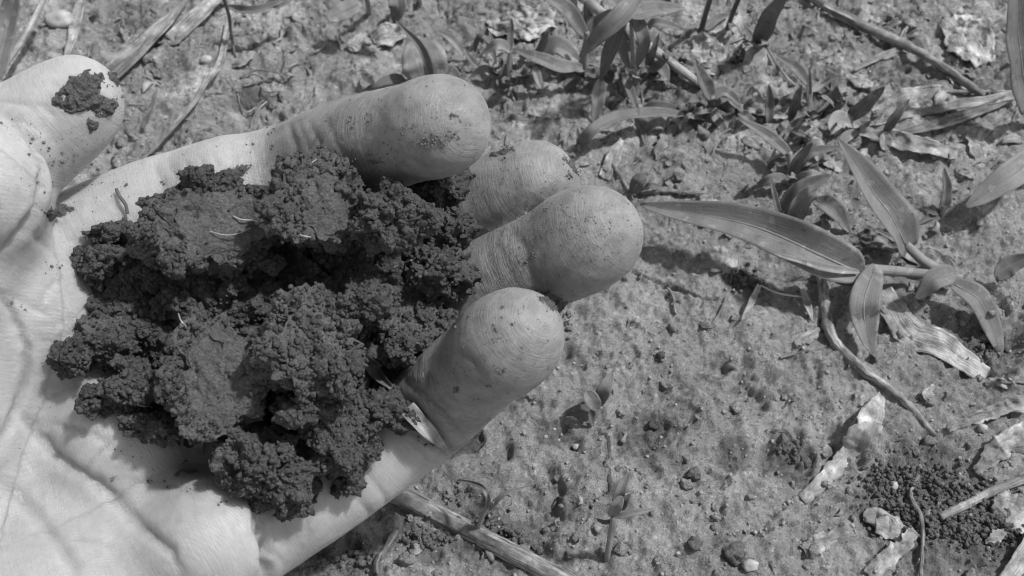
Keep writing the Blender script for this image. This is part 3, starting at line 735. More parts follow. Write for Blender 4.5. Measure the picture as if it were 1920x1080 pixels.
# ------------------------------------------------------------------ leaves, stems, litter
PROF = {'lance': (.50, .75), 'strap': (.12, .30), 'oval': (.5, .5), 'tip': (.06, .75), 'blade': (.30, .85)}
HINT = np.array([0.0, -.42, .91])
def leaf_geo(ctrl, width, prof='lance', fold=0.32, roll=0.0, crumple=0.0, n=26, m=9, thick=0.12, seed=0, droop=0.0, wave=0.0, rag=0.0, pts=None):
    P = np.array([atg(*c) for c in ctrl]) if pts is None else np.array(pts, float)
    C = spline(P, n); T = np.gradient(C, axis=0); T /= np.linalg.norm(T, axis=1)[:, None]
    Lc = np.linalg.norm(np.diff(C, axis=0), axis=1).sum(); C = C+np.column_stack([perlin(np.column_stack([np.linspace(0, 3, n), np.full(n, seed*3.3+q), np.full(n, P[0, 0])])) for q in (0, 5, 9)])*(0.018*Lc*np.sin(np.linspace(0, math.pi, n)))[:, None]
    sd_ = np.cross(T, HINT); sd_ /= np.linalg.norm(sd_, axis=1)[:, None]; nr = np.cross(sd_, T)
    t = np.linspace(0, 1, n)
    rl = np.radians(np.interp(t, np.linspace(0, 1, len(roll)), roll) if isinstance(roll, (list, tuple)) else np.full(n, roll))[:, None]
    sd_, nr = sd_*np.cos(rl)+nr*np.sin(rl), nr*np.cos(rl)-sd_*np.sin(rl)
    mmpx = np.linalg.norm(C-CAM, axis=1)*TANH/960*0.97
    if isinstance(width, (list, tuple)): w = np.interp(t, np.linspace(0, 1, len(width)), width)/2*mmpx
    else:
        a, b = PROF[prof]; f = (t+.012)**a*(1.006-t)**b; w = width/2*f/f.max()*mmpx
    u = np.linspace(-1, 1, m)
    U = np.repeat(u[None], n, 0); cr = fold*(abs(U)-0.35*(1-U*U))-droop*U*U
    V = C[:, None]+sd_[:, None]*(U*w[:, None])[..., None]+nr[:, None]*(cr*w[:, None])[..., None]
    w_l = w[:, None]*(1+0.07*np.sign(U)*perlin(np.column_stack([t*4+seed, np.full(n, 1.5), np.full(n, seed*.7)]))[:, None])
    if rag: w_l = w_l*np.clip(1+rag*np.where(U < 0, fbm(np.column_stack([t*7+seed, np.full(n, 2.5), np.full(n, seed*1.7)]), 4, .7)[:, None], fbm(np.column_stack([t*7+seed, np.full(n, 7.5), np.full(n, seed*1.7)]), 4, .7)[:, None]), .15, 1.8)
    V = C[:, None]+sd_[:, None]*(U*w_l)[..., None]+nr[:, None]*((cr+.10*np.sin(t*5+seed)[:, None]*U)*w[:, None])[..., None]
    wave = wave or .07
    if wave: V = V+nr[:, None]*(wave*np.sin(t*17+seed)[:, None]*abs(U)*w[:, None])[..., None]
    V = V.reshape(-1, 3); NN = np.repeat(nr, m, 0)
    if crumple:
        o = seed*7.7
        V = V+NN*(crumple*fbm(V/3.2+o, 4))[:, None]+np.column_stack([fbm(V/2.0+o+3, 3), fbm(V/2.0+o+6, 3), np.zeros(len(V))])*crumple*0.55
    th = thick*np.clip(np.repeat(w/ (w.max()+1e-9), m)*.7+.3, 0, 1)
    B = V-NN*th[:, None]
    I = np.arange(n*m).reshape(n, m)
    top = np.stack([I[:-1, :-1].ravel(), I[1:, :-1].ravel(), I[1:, 1:].ravel(), I[:-1, 1:].ravel()], 1)
    ring = np.concatenate([I[0, :], I[1:, -1], I[-1, -2::-1], I[-2:0:-1, 0]]); r2 = np.roll(ring, -1)
    F = np.vstack([top, top[:, ::-1]+n*m, np.stack([ring, r2, r2+n*m, ring+n*m], 1)])
    Lm = np.concatenate([[0], np.cumsum(np.linalg.norm(np.diff(C, axis=0), axis=1))])
    uv = np.column_stack([U.ravel(), np.repeat(Lm, m), np.full(n*m, seed*1.37)])
    return np.vstack([V, B]), F, {'luv': np.vstack([uv, uv])}
def tube_geo(ctrl, r, n=None, k=8, nodes=(), flute=0.0, rough=0.0, seed=0, squash=1.0, pts=None):
    P = np.array([atg(*c) for c in ctrl]) if pts is None else np.array(pts, float)
    n = n or max(10, 8*len(P)); C = spline(P, n); T = np.gradient(C, axis=0); T /= np.linalg.norm(T, axis=1)[:, None]
    a = np.cross(T, HINT); a /= np.linalg.norm(a, axis=1)[:, None]; b = np.cross(a, T); t = np.linspace(0, 1, n)
    R = np.interp(t, np.linspace(0, 1, len(r)), r) if isinstance(r, (list, tuple)) else np.full(n, r)
    for c, g in nodes: R = R*(1+g*np.exp(-((t-c)/.025)**2))
    th = np.linspace(0, 2*math.pi, k, endpoint=False)
    RR = R[:, None]*(1+flute*np.cos(th*3+1)[None]+flute*.7*np.cos(th*5+2)[None])
    V = C[:, None]+a[:, None]*(RR*np.cos(th))[..., None]+b[:, None]*(RR*np.sin(th)*squash)[..., None]
    V = V.reshape(-1, 3)
    if rough: V = V+np.column_stack([fbm(V/1.5+seed, 3), fbm(V/1.5+seed+5, 3), fbm(V/1.5+seed+9, 3)])*rough
    I = np.arange(n*k).reshape(n, k); J = np.roll(I, -1, 1)
    F = np.stack([I[:-1].ravel(), J[:-1].ravel(), J[1:].ravel(), I[1:].ravel()], 1)
    V = np.vstack([V, C[:1], C[-1:]]); e0, e1 = n*k, n*k+1
    caps = np.vstack([np.stack([J[0], I[0], np.full(k, e0), np.full(k, e0)], 1)[:, [0, 1, 2]].repeat(1, 0), np.stack([I[-1], J[-1], np.full(k, e1)], 1)])
    Fl = [tuple(q) for q in F.tolist()]+[tuple(q) for q in caps.tolist()]
    Lm = np.concatenate([[0], np.cumsum(np.linalg.norm(np.diff(C, axis=0), axis=1))])
    uv = np.column_stack([np.tile(np.sin(th), n), np.repeat(Lm, k), np.full(n*k, seed*1.7)]); uv = np.vstack([uv, uv[:1], uv[-1:]])
    return V, Fl, {'luv': uv}

def plant(label, base, stems, leaves, name='grass_seedling', cat='seedling', group='seedlings growing on the crusted ground'):
    root = thing(name, label, cat, atg(*base), group)
    for i, s in enumerate(stems):
        part('stem', tube_geo(s[0], s[1], seed=i), s[2] if len(s) > 2 else M_STEM, root)
    for i, l in enumerate(leaves):
        ctrl, w, *kw = l; kw = dict(kw[0]) if kw else {}
        mat = kw.pop('mat', M_LEAF); kw.setdefault('seed', i+int(base[0]) % 17)
        g = leaf_geo(ctrl, w, **kw); lf = part('leaf', g, mat, root)
        if w >= 26:                                                   # a raised midrib along the larger leaves
            nn_, mm_ = kw.get('n', 26), kw.get('m', 9); cl = g[0][:nn_*mm_].reshape(nn_, mm_, 3)[:, mm_//2]
            part('midrib', tube_geo(None, [.0042*w, .0036*w, .001*w], pts=cl[1:-2:3], n=20, k=5), M_LEAF3, lf)
    return root
D, PL = {'mat': M_LEAF2}, {'mat': M_LEAF3}
plant('tall broad-leaved grass clump behind the middle finger at the top', (1188, 157), [([(1193, 157, 0), (1188, 112, 9), (1183, 28, 26)], [1.0, .8, .5]), ([(1090, 134, 0), (1096, 98, 7), (1101, 60, 13)], [1.2, .9, .6])], [
    ([(1200, -12, 32), (1152, 42, 30), (1086, 106, 20)], 40), ([(1174, 14, 30), (1152, 78, 22), (1126, 152, 9)], 31, D), ([(1183, 14, 28), (1206, 72, 22), (1194, 127, 12)], 27),
    ([(1164, 46, 26), (1166, 90, 18), (1181, 130, 9)], 24, D), ([(1182, 32, 28), (1218, 18, 28), (1284, 14, 24)], 34), ([(1204, 58, 15), (1235, 42, 18), (1285, 57, 12)], 17),
    ([(1098, 66, 12), (1062, 18, 20), (1012, -14, 22)], 32), ([(1094, 68, 11), (1095, 40, 15), (1096, 5, 20)], 11), ([(1099, 64, 12), (1122, 38, 16), (1150, 18, 20)], 22),
    ([(1126, 148, 9), (1122, 185, 6), (1113, 234, .6)], 27, PL), ([(1168, 136, 7), (1182, 170, 5), (1197, 212, .6)], 18), ([(1092, 125, 8), (1045, 124, 10), (1000, 106, 11), (962, 92, 10)], 27),
    ([(1094, 132, 3), (1120, 138, 4), (1150, 122, 3)], 20, D), ([(1218, 130, 1), (1225, 95, 8), (1236, 62, 12)], 13), ([(1215, 130, 2), (1240, 128, 4), (1252, 160, 1)], 26)], 'grass_clump', 'grass')
plant('low arched grass blade curving away from the middle fingertip', (1088, 280), [([(1088, 284, 0), (1087, 268, 2)], .8)], [
    ([(1088, 278, 1), (1108, 246, 7), (1160, 222, 9), (1215, 212, 7), (1282, 215, 3)], 28, {'prof': 'strap', 'roll': 18}), ([(1087, 282, 0), (1085, 262, 3), (1082, 238, 6)], 9), ([(1200, 210, 3), (1238, 200, 4), (1290, 214, 1)], 22, D), ([(1199, 232, 1), (1206, 250, 1), (1209, 270, .5)], 12, D)])
plant('cluster of small narrow shoots above the index fingertip', (955, 150), [([(953, 152, 0), (957, 92, 9)], [.9, .5]), ([(1008, 120, 0), (1010, 92, 5)], .6)], [
    ([(956, 95, 9), (958, 62, 13), (959, 33, 16)], 13), ([(957, 95, 9), (935, 84, 12), (904, 100, 9)], 22, PL), ([(1008, 105, 4), (1018, 80, 9), (1030, 50, 13)], 16), ([(1005, 112, 2), (1045, 88, 5), (1090, 118, 2)], 42, PL),
    ([(935, 140, 2), (906, 130, 5), (879, 147, 1)], 15), ([(1002, 125, 4), (1008, 145, 3), (1015, 168, .5)], 16, PL), ([(890, 98, 2), (897, 72, 7), (912, 50, 9)], 11, D), ([(870, 104, 2), (850, 75, 6), (824, 60, 6)], 18, PL),
    ([(898, 128, 1), (882, 110, 4), (871, 92, 5)], 12), ([(975, 128, 1), (983, 138, 1), (990, 143, .5)], 8, PL), ([(940, 165, .5), (945, 140, 3), (950, 118, 5)], 18, D), ([(930, 120, 2), (922, 78, 5), (918, 58, 6)], 9, D)])
plant('broad oval-leaved seedling just above the index finger', (805, 160), [([(808, 162, 0), (800, 130, 4)], .8)], [
    ([(806, 160, 1), (796, 118, 7), (778, 74, 12)], 88, {'prof': 'oval', 'fold': .12, 'mat': M_LEAF3}), ([(812, 152, 3), (788, 92, 13), (742, 38, 22)], 16, {'fold': .7}), ([(822, 156, 1), (842, 136, 4), (866, 158, 1)], 30), ([(760, 160, 1), (735, 150, 3), (690, 172, 1)], 26, D)], 'broadleaf_seedling')
plant('wide drooping leaf at the top edge, left of the oval-leaved seedling', (745, 10), [([(752, 18, 0), (748, -20, 12)], .7)], [([(735, -18, 18), (746, 12, 16), (738, 44, 11)], 34, D), ([(775, -6, 12), (783, 8, 9), (775, 20, 6)], 18, D)])
plant('pale oval leaf near the top edge casting a shadow to its left', (690, 20), [([(692, 24, 0), (690, 8, 6), (684, -15, 14)], .7)], [([(676, 6, 12), (646, 20, 12), (614, 36, 10)], 38, {'prof': 'oval', 'mat': M_LEAF3, 'fold': .12})])
plant('curled narrow leaf with thin dark stem at the top edge, left of centre', (440, 108), [([(441, 108, 0), (433, 60, 4), (429, 28, 8), (418, -8, 14)], [.35, .45, .5], M_DSTEM)], [([(428, 12, 10), (470, 19, 12), (556, -6, 12)], 15, {'fold': .6}), ([(500, 8, 12), (530, 2, 12), (560, -12, 12)], 22)])
plant('small folded-leaf seedling between the tall clump and the sprout tangle', (1338, 195), [([(1336, 196, 0), (1334, 182, 3)], .8), ([(1388, 214, 0), (1389, 196, 2)], .6)], [
    ([(1335, 186, 2), (1322, 156, 8), (1303, 118, 12)], 30), ([(1333, 184, 3), (1360, 172, 5), (1391, 200, 1)], 20), ([(1330, 205, 2), (1342, 218, 2), (1350, 242, .5)], 22, PL), ([(1386, 212, 2), (1400, 218, 3), (1416, 238, .6)], 18)])
plant('tangle of small upright pointed sprouts at upper right', (1500, 225), [([(1516, 205, 0), (1518, 165, 5)], .8), ([(1530, 215, 0), (1560, 190, 2), (1600, 196, 1)], [.7, .5], M_DSTEM), ([(1555, 170, 2), (1533, 148, 4)], .5, M_DSTEM)], [
    ([(1441, 232, 0), (1443, 195, 6), (1441, 158, 11)], 18), ([(1482, 226, 0), (1490, 195, 6), (1504, 158, 11)], 18, D), ([(1521, 165, 5), (1492, 128, 9), (1456, 104, 10)], 22), ([(1516, 198, 1), (1517, 160, 7), (1518, 130, 11)], 10), ([(1553, 172, 1), (1555, 155, 4), (1556, 138, 7)], 7, D),
    ([(1520, 172, 3), (1545, 155, 5), (1575, 140, 5)], 14, PL), ([(1590, 224, 2), (1622, 198, 7), (1660, 162, 11)], 27, D), ([(1560, 252, 1), (1575, 225, 4), (1618, 238, 1)], 34, PL), ([(1480, 260, 0), (1492, 245, 3), (1504, 222, 6)], 13), ([(1460, 245, .5), (1470, 235, 2), (1478, 225, 1)], 14, PL), ([(1575, 270, .5), (1590, 255, 2), (1612, 246, 1)], 20)])
plant('lone dark leaf on a pale triangular base right of the sprout tangle', (1658, 275), [([(1658, 278, 0), (1660, 246, 3)], .5)], [([(1660, 248, 3), (1678, 220, 7), (1706, 186, 10)], 18, D), ([(1660, 282, .4), (1660, 262, 2), (1662, 246, 3)], 24, PL)])
plant('leafy sprout with arched leaves above the long horizontal blade', (1484, 350), [([(1483, 352, 0), (1481, 285, 7)], [.9, .6]), ([(1545, 375, 3), (1530, 372, 5)], .9)], [
    ([(1484, 294, 4), (1440, 254, 8), (1386, 224, 10)], 24), ([(1482, 332, 2), (1498, 300, 7), (1524, 266, 11)], 22), ([(1533, 330, .6), (1520, 308, 3), (1510, 286, 5)], 20), ([(1486, 320, 3), (1520, 288, 7), (1578, 274, 6)], 20, D), ([(1483, 342, 2), (1450, 333, 5), (1410, 356, 1)], 20), ([(1485, 340, 2), (1520, 328, 5), (1545, 330, 3)], 18, PL)])
plant('pair of broad leaves with a thin spike directly above the long horizontal blade', (1468, 412), [([(1470, 420, 0), (1466, 395, 3)], 1.0), ([(1480, 435, 0), (1478, 405, 3)], .8)], [
    ([(1462, 402, 2), (1500, 358, 9), (1560, 327, 12)], 34), ([(1480, 428, 1), (1500, 385, 8), (1534, 345, 11)], 36), ([(1464, 412, 1), (1455, 375, 8), (1445, 332, 13)], 13), ([(1528, 374, 6), (1562, 390, 6), (1594, 436, .6)], 36), ([(1404, 408, .5), (1412, 392, 3), (1421, 384, 5)], 8, D)])
plant('long stiff blade slanting up and left from the runner', (1755, 505), [([(1756, 505, 1), (1730, 488, 4), (1698, 458, 7)], [1.4, 1.2, 1.0])], [([(1704, 468, 6), (1672, 405, 13), (1622, 332, 18), (1570, 258, 22)], 74, {'prof': 'blade', 'fold': .4, 'roll': -8}), ([(1718, 478, 5), (1690, 455, 6), (1640, 430, 6)], 14)])
root = plant('creeping runner grass with one long horizontal blade and small hanging leaves', (1700, 520), [([(1598, 512, 6), (1640, 506, 6), (1720, 512, 5), (1805, 522, 4)], [.9, 1.2, 1.1, .9], M_LEAF3), ([(1640, 505, 6), (1644, 520, 6)], 1.5)], [
    ([(1616, 513, 7), (1540, 475, 11), (1400, 420, 13), (1200, 383, 10)], 84, {'prof': 'lance', 'fold': .42, 'roll': 6, 'n': 40, 'm': 11}), ([(1612, 510, 8.5), (1540, 500, 12), (1448, 474, 13.5)], 15, {'mat': M_LEAF3}),
    ([(1644, 498, 7), (1622, 560, 8), (1622, 610, 6), (1635, 664, 4)], 56, {'fold': .22, 'roll': -8}), ([(1792, 511, 6), (1755, 522, 9), (1716, 562, 5)], 40, {'fold': .3}), ([(1790, 518, 5), (1784, 498, 7), (1776, 483, 9)], 9),
    ([(1784, 530, 6), (1835, 562, 6), (1858, 612, 3), (1878, 668, .8)], 46, {'fold': .2}), ([(1868, 522, 3), (1895, 497, 6), (1942, 478, 9)], 34), ([(1870, 530, 1), (1872, 505, 4), (1876, 478, 6)], 9, D), ([(1640, 516, 4), (1600, 530, 4), (1565, 530, 2)], 14, D)], 'runner_grass', 'grass')
plant('tall dark blade at the right edge of the picture, top corner', (1945, 230), [([(1945, 232, 0), (1932, 190, 9)], 1.2)], [([(1936, 205, 9), (1914, 95, 20), (1908, -30, 34)], 66, {'prof': 'strap', 'mat': M_LEAF2}), ], 'grass_shoot', 'grass')
plant('pale blade reaching in from the right edge at mid height', (1960, 320), [([(1962, 330, 0), (1955, 290, 11)], 1.0)], [([(1965, 278, 13), (1890, 332, 11), (1808, 390, 7)], 50, {'mat': M_LEAF3})], 'grass_shoot', 'grass')
plant('single pointed shoot with a dark base, right of the long stiff blade', (1766, 400), [([(1764, 402, 0), (1768, 385, 2)], .8, M_DSTEM)], [([(1767, 396, 1), (1774, 362, 5), (1770, 314, 11)], 22), ([(1764, 402, 0), (1745, 398, 1), (1728, 385, 1)], 7, D), ([(1764, 402, 0), (1740, 408, .8), (1715, 424, .5)], 12, D)])
plant('slanting leaf at the top edge with a pale basal leaf', (1420, 88), [([(1419, 90, 0), (1424, 68, 4)], .7)], [([(1420, 86, 3), (1442, 38, 14), (1480, -20, 25)], 34), ([(1424, 84, 1.5), (1412, 106, 1.5), (1396, 136, .5)], 38, PL), ([(1416, 78, 1), (1405, 62, 2), (1395, 48, 2)], 10, D)])
plant('two thin dark bare stems rising at the top edge', (1316, 56), [([(1315, 57, 0), (1322, 30, 6), (1334, -10, 15)], [.8, .7], M_DSTEM), ([(1364, 54, 0), (1374, 25, 7), (1388, -10, 15)], [.7, .6], M_DSTEM)], [([(1322, 56, .5), (1340, 38, 2), (1372, 26, 2)], 18, PL)], 'bare_sprout', 'stem')
plant('tiny four-leaved seedling on bare ground right of the little finger', (1112, 770), [([(1113, 775, 0), (1113, 762, 4)], .7)], [([(1119, 760, 4), (1134, 728, 8), (1149, 698, 10)], 28), ([(1106, 765, 4), (1080, 770, 4), (1054, 778, 1.5)], 20, D), ([(1121, 768, 5), (1110, 750, 8), (1100, 734, 8)], 30, {'prof': 'oval'}), ([(1112, 764, 4), (1109, 780, 2.5), (1112, 799, .5)], 15, D)], 'broadleaf_seedling')
plant('upright seedling with paddle leaves near the bottom edge', (1138, 1047), [([(1138, 1050, 0), (1143, 1008, 7), (1149, 968, 13)], [.6, .45, .4], M_STEM)], [
    ([(1150, 966, 13), (1163, 922, 18), (1180, 884, 21)], 22, PL), ([(1149, 970, 12), (1186, 962, 14), (1228, 954, 13)], 13, PL), ([(1148, 968, 13), (1155, 950, 17), (1166, 930, 18)], 23, {'prof': 'oval', 'mat': M_LEAF3}), ([(1163, 955, 14), (1170, 940, 17), (1182, 926, 18)], 17, {'fold': .5}), ([(1148, 976, 11), (1132, 979, 11), (1117, 972, 10)], 9, D)], 'broadleaf_seedling')
plant('dark forked sprout by the dry stalk below the little finger', (893, 1000), [([(892, 1003, 0), (904, 970, 6), (916, 950, 9)], [.45, .45, .5], M_STEM)], [([(915, 953, 9), (914, 925, 13), (897, 910, 13), (860, 900, 11)], 10, {'mat': M_LEAF, 'fold': .5, 'prof': 'strap'}), ([(916, 956, 9), (945, 926, 13), (992, 911, 12)], 11, {'mat': M_LEAF, 'fold': .5, 'prof': 'blade'}), ([(917, 950, 9), (922, 942, 11), (926, 932, 11)], 10)], 'forked_sprout')
plant('broad grey blade at the top left corner of the picture', (-30, 170), [([(-32, 172, 0), (-14, 148, 16)], 1.0)], [([(-12, 150, 17), (10, 60, 23), (30, -20, 27)], 46, {'prof': 'strap'})], 'grass_shoot', 'grass')

# low extra leaves crowding the feet of the clumps
def tuft(label_start, x, y, n, sx, sy, seed):
    root = [o for o in COL.objects if o.parent is None and str(o.get('label', '')).startswith(label_start)][0]; r_ = np.random.RandomState(seed)
    for k in range(n):
        bx, by = x+r_.normal()*sx, y+r_.normal()*sy; a = r_.uniform(-.2, math.pi+.2); L = r_.uniform(16, 46); h = r_.uniform(1.5, 8)
        tx, ty = bx+math.cos(a)*L, by-math.sin(a)*L*.8
        part('leaf', leaf_geo([(bx, by, .2), ((bx+tx)/2+r_.normal()*3, (by+ty)/2-4, h), (tx, ty, h*r_.uniform(.2, 1.1))], r_.uniform(7, 17), 'lance', seed=k+seed, n=16, m=7), [M_LEAF, M_LEAF2, M_LEAF3][k % 3], root)
tuft('tall broad', 1150, 140, 14, 45, 16, 1); tuft('cluster of small', 965, 130, 12, 50, 16, 2); tuft('tangle of', 1525, 215, 16, 60, 24, 3); tuft('small folded', 1330, 200, 8, 30, 20, 4)
tuft('leafy sprout', 1470, 330, 9, 40, 26, 5); tuft('pair of broad', 1480, 415, 6, 40, 14, 6); tuft('slanting leaf', 1400, 90, 5, 25, 18, 7); tuft('broad oval', 800, 140, 4, 40, 12, 8)
def ribbon(name, label, ctrl, width, mat, cat='straw', **kw):
    kw.setdefault('seed', int(ctrl[0][0]) % 23); kw.setdefault('prof', 'strap'); kw.setdefault('thick', .35)
    return solid(name, leaf_geo(ctrl, width, **kw), mat, label, cat)
def rod(name, label, ctrl, r, mat, cat='twig', **kw):
    kw.setdefault('seed', int(ctrl[0][0]) % 23)
    return solid(name, tube_geo(ctrl, r, **kw), mat, label, cat)
CR = dict(crumple=.7, rag=.32, n=56, m=13, fold=.1)
rod('dry_stalk', 'thick fibrous dry stalk running out from beneath the little finger', [(700, 902, 2), (745, 926, 2.2), (860, 985, 1.8), (960, 1036, 1.6), (1100, 1108, 1.6)], [1.9, 1.8, 1.65, 1.55], M_STALK, 'stalk', flute=.14, rough=.12, k=20, n=60, squash=.7)
rod('dead_runner', 'brown dead stem bending past the hanging leaf toward lower right', [(1548, 405, 1.5), (1546, 470, 1.5), (1543, 525, 1.6), (1549, 590, 1.5), (1566, 642, 1.2), (1620, 694, 1.0), (1690, 746, .8), (1752, 815, .4)], [1.1, 1.2, 1.1, 1.2, 1.1, 1.0, .8, .45], M_STALK, 'stem', rough=.35, k=12, n=80, flute=.08)
ribbon('dry_leaf', 'pale crumpled dry leaf strip lying below the brown dead stem', [(1652, 742, 1.5), (1628, 800, 2.2), (1590, 846, 1.8), (1560, 885, 1.2), (1504, 936, .6)], [14, 58, 34, 30, 24], M_HUSK, 'dry leaf', **CR)
rod('white_straw', 'bright bare straw lying on the dark granules at the right edge', [(1763, 970, 1.0), (1800, 952, 1.4), (1860, 922, 1.8), (1935, 892, 2.0)], [.8, .85, .9, .9], M_HUSK, 'straw', rough=.1, nodes=[(.55, .25)])
rod('tendril', 'thin curved root tendril across the granule patch at lower right', [(1722, 892, .6), (1708, 930, 1.4), (1726, 966, 1.4), (1730, 1010, .9), (1726, 1090, .6)], .42, M_DRY, 'root', rough=.15, n=40)
ribbon('husk', 'curled pale husk at the lower edge of the granule patch', [(1622, 965, 1.5), (1652, 975, 3.0), (1700, 1008, 1.5)], [20, 46, 30], M_HUSK, 'husk', crumple=1.2, n=36, m=13, droop=.6)
ribbon('torn_leaf', 'torn pale leaf strip pointing down to the bottom edge at lower right', [(1716, 995, 1.5), (1680, 1030, 1.6), (1632, 1082, 1.0)], [16, 30, 26], M_HUSK, 'dry leaf', **CR)
ribbon('husk_flake', 'ragged pale flake left of the curled husk near the bottom', [(1508, 1034, .8), (1535, 1018, 1.2), (1568, 1006, .8)], [20, 34, 22], M_HUSK, 'husk', **CR)
ribbon('dry_grass', 'pale flattened dry blade entering from the right edge', [(1776, 806, .6), (1845, 778, 1.4), (1935, 752, 1.6)], [10, 24, 26], M_STRAW, 'dry leaf', **CR)
ribbon('dry_ridge_leaf', 'pale ridged dry leaf above the granules at the right edge', [(1830, 886, .6), (1878, 842, 2.2), (1935, 818, 2.4)], [14, 46, 60], M_HUSK, 'dry leaf', crumple=1.0, n=36, m=13, droop=.5)
ribbon('torn_leaf', 'wide torn pale leaf at the right edge below the bare straw', [(1862, 956, 1.0), (1895, 950, 1.6), (1940, 985, 1.4)], [20, 60, 70], M_HUSK, 'dry leaf', **CR)
ribbon('straw_piece', 'straw piece in the bottom right corner', [(1884, 1095, 1.5), (1908, 1055, 1.6), (1940, 1005, 1.6)], [30, 32, 30], M_STRAW, 'straw', crumple=.3, n=24)
ribbon('husk_flake', 'small pointed pale flake on the granules at lower right', [(1850, 1016, 1.2), (1868, 1006, 1.8), (1886, 994, 1.0)], [6, 24, 8], M_HUSK, 'husk', **CR)
ribbon('husk_flake', 'small pale shred above the pale blade at the right', [(1738, 752, 1), (1742, 738, 2.2), (1752, 724, 1)], [10, 22, 10], M_HUSK, 'husk', **CR)
ribbon('dry_leaf', 'flat weathered dry leaf running under the hanging leaf', [(1655, 545, .6), (1700, 612, .9), (1770, 650, .8), (1850, 705, .6)], [40, 56, 50, 36], M_STRAW, 'dry leaf', crumple=.7, n=46, m=13, fold=.05)
ribbon('straw_splinter', 'pale straw splinter beside the crack right of the ring finger', [(1424, 534, 2.0), (1410, 565, 1.8), (1391, 599, 1.2)], [9, 13, 4], M_HUSK, 'straw', fold=.5)
ribbon('straw_splinter', 'forked pale splinter under the long horizontal blade', [(1504, 542, 2.0), (1514, 570, 1.8), (1523, 601, 1.2)], [8, 16, 3], M_HUSK, 'straw', fold=.5)
rod('fibre', 'thin arching fibre between the two pale splinters', [(1425, 535, 1.5), (1460, 550, 1.8), (1505, 557, 1.0)], .2, M_FIBRE, 'fibre')
rod('fibre', 'thin dark rootlet on the bare ground near the dark crack', [(1362, 556, .6), (1350, 585, .8), (1330, 618, .3)], .22, M_DRY, 'fibre', rough=.2)
rod('fibre', 'pale rootlet on the bare ground nearest the ring fingertip', [(1250, 536, .4), (1262, 556, .6), (1268, 588, .3)], .22, M_STRAW, 'fibre', rough=.2)
rod('fibre', 'short pale straw fibre left of the brown dead stem', [(1462, 671, .5), (1490, 663, 1.2), (1519, 657, .8)], .28, M_HUSK, 'fibre')
ribbon('husk_flake', 'white crumpled husk just under the long horizontal blade', [(1316, 474, 1), (1350, 480, 1.8), (1384, 494, .8)], [20, 40, 22], M_HUSK, 'husk', **CR)
ribbon('husk_flake', 'white crumpled husk above the long horizontal blade tip', [(1300, 372, 1), (1328, 382, 1.8), (1358, 392, .8)], [16, 36, 14], M_HUSK, 'husk', **CR)
rod('twig', 'short twig lying above the ring fingertip', [(1198, 362, .5), (1250, 358, 1.0), (1315, 362, .6), (1322, 352, 1.0)], .5, M_DRY, rough=.2)
ribbon('husk_flake', 'slim pale husk standing beside the middle fingertip', [(1166, 262, 3), (1150, 296, 1.8), (1132, 335, .6)], [10, 30, 22], M_HUSK, 'husk', crumple=.6, n=30, m=11)
rod('twig', 'curved twig below the slim pale husk by the ring fingertip', [(1143, 300, 1.0), (1160, 325, 1.4), (1180, 358, .6)], .5, M_DRY)
plant('round dark leaf pair by the ring fingertip', (1190, 355), [([(1188, 358, 0), (1196, 345, 3)], .5)], [([(1186, 360, 1), (1198, 342, 4), (1210, 326, 5)], 30, {'prof': 'oval', 'mat': M_LEAF2}), ([(1196, 356, 1), (1220, 348, 3), (1240, 350, 2)], 12, D)], 'broadleaf_seedling')
ribbon('dead_wood', 'weathered lump of dead leaf sheath left of the stiff blade base', [(1600, 460, .8), (1640, 448, 2.4), (1690, 462, 1.4)], [26, 44, 30], M_DRY, 'dead leaf', crumple=1.3, n=40, m=13)
ribbon('straw_piece', 'bundle of pale fibres under the stiff blade base', [(1690, 470, .6), (1735, 484, 1.0), (1790, 500, .8)], [22, 40, 26], M_HUSK, 'straw', crumple=.6, n=40, m=13)
rod('dry_stalk', 'long dark split stalk slanting across the upper right', [(1500, -18, 1.8), (1530, 0, 1.8), (1613, 47, 2.0), (1730, 101, 2.0), (1846, 180, 1.4)], [1.0, 1.1, 1.1, 1.0, .8], M_DRY, 'stalk', flute=.12, rough=.2, n=70, k=14)
ribbon('straw_piece', 'pale split straw along the upper side of the long stalk', [(1545, 8, 2.8), (1640, 52, 3.0), (1720, 90, 3.0)], 9, M_STRAW, 'straw', n=40)
ribbon('dry_grass', 'upper of two dry blades meeting in a V at the right edge', [(1912, 178, 2.2), (1780, 198, 2.0), (1640, 232, 1.0)], [16, 18, 8], M_STRAW, 'dry leaf', crumple=.3, n=40)
ribbon('dry_grass', 'lower of two dry blades meeting in a V at the right edge', [(1895, 182, 2.2), (1785, 226, 1.6), (1675, 255, .8)], [14, 22, 10], M_DRY, 'dry leaf', crumple=.3, n=40)
rod('straw_piece', 'thin pale straw lying level above the V of blades', [(1910, 173, 1.6), (1800, 172, 1.4), (1710, 172, .8)], [.5, .5, .3], M_HUSK, 'straw')
ribbon('straw_piece', 'bright fibrous straw bundle right of the sprout tangle', [(1608, 245, 1.0), (1690, 266, 2.0), (1795, 289, 1.2)], [20, 34, 20], M_HUSK, 'straw', crumple=.6, n=46, m=15, wave=.2)
ribbon('husk_flake', 'small pale curl of husk above the sprout tangle', [(1588, 138, .6), (1610, 150, 2.0), (1636, 160, .8)], [10, 26, 10], M_HUSK, 'husk', droop=.5, crumple=.6, n=30)
ribbon('husk_flake', 'white flake beside the tip of the stiff blade', [(1536, 298, .8), (1558, 304, 1.4), (1588, 314, .6)], [14, 26, 18], M_HUSK, 'husk', **CR)
ribbon('straw_piece', 'pale straw under the middle of the long dark stalk', [(1602, 131, 1.0), (1645, 108, 1.4), (1692, 90, 1.0)], [6, 12, 8], M_HUSK, 'straw')
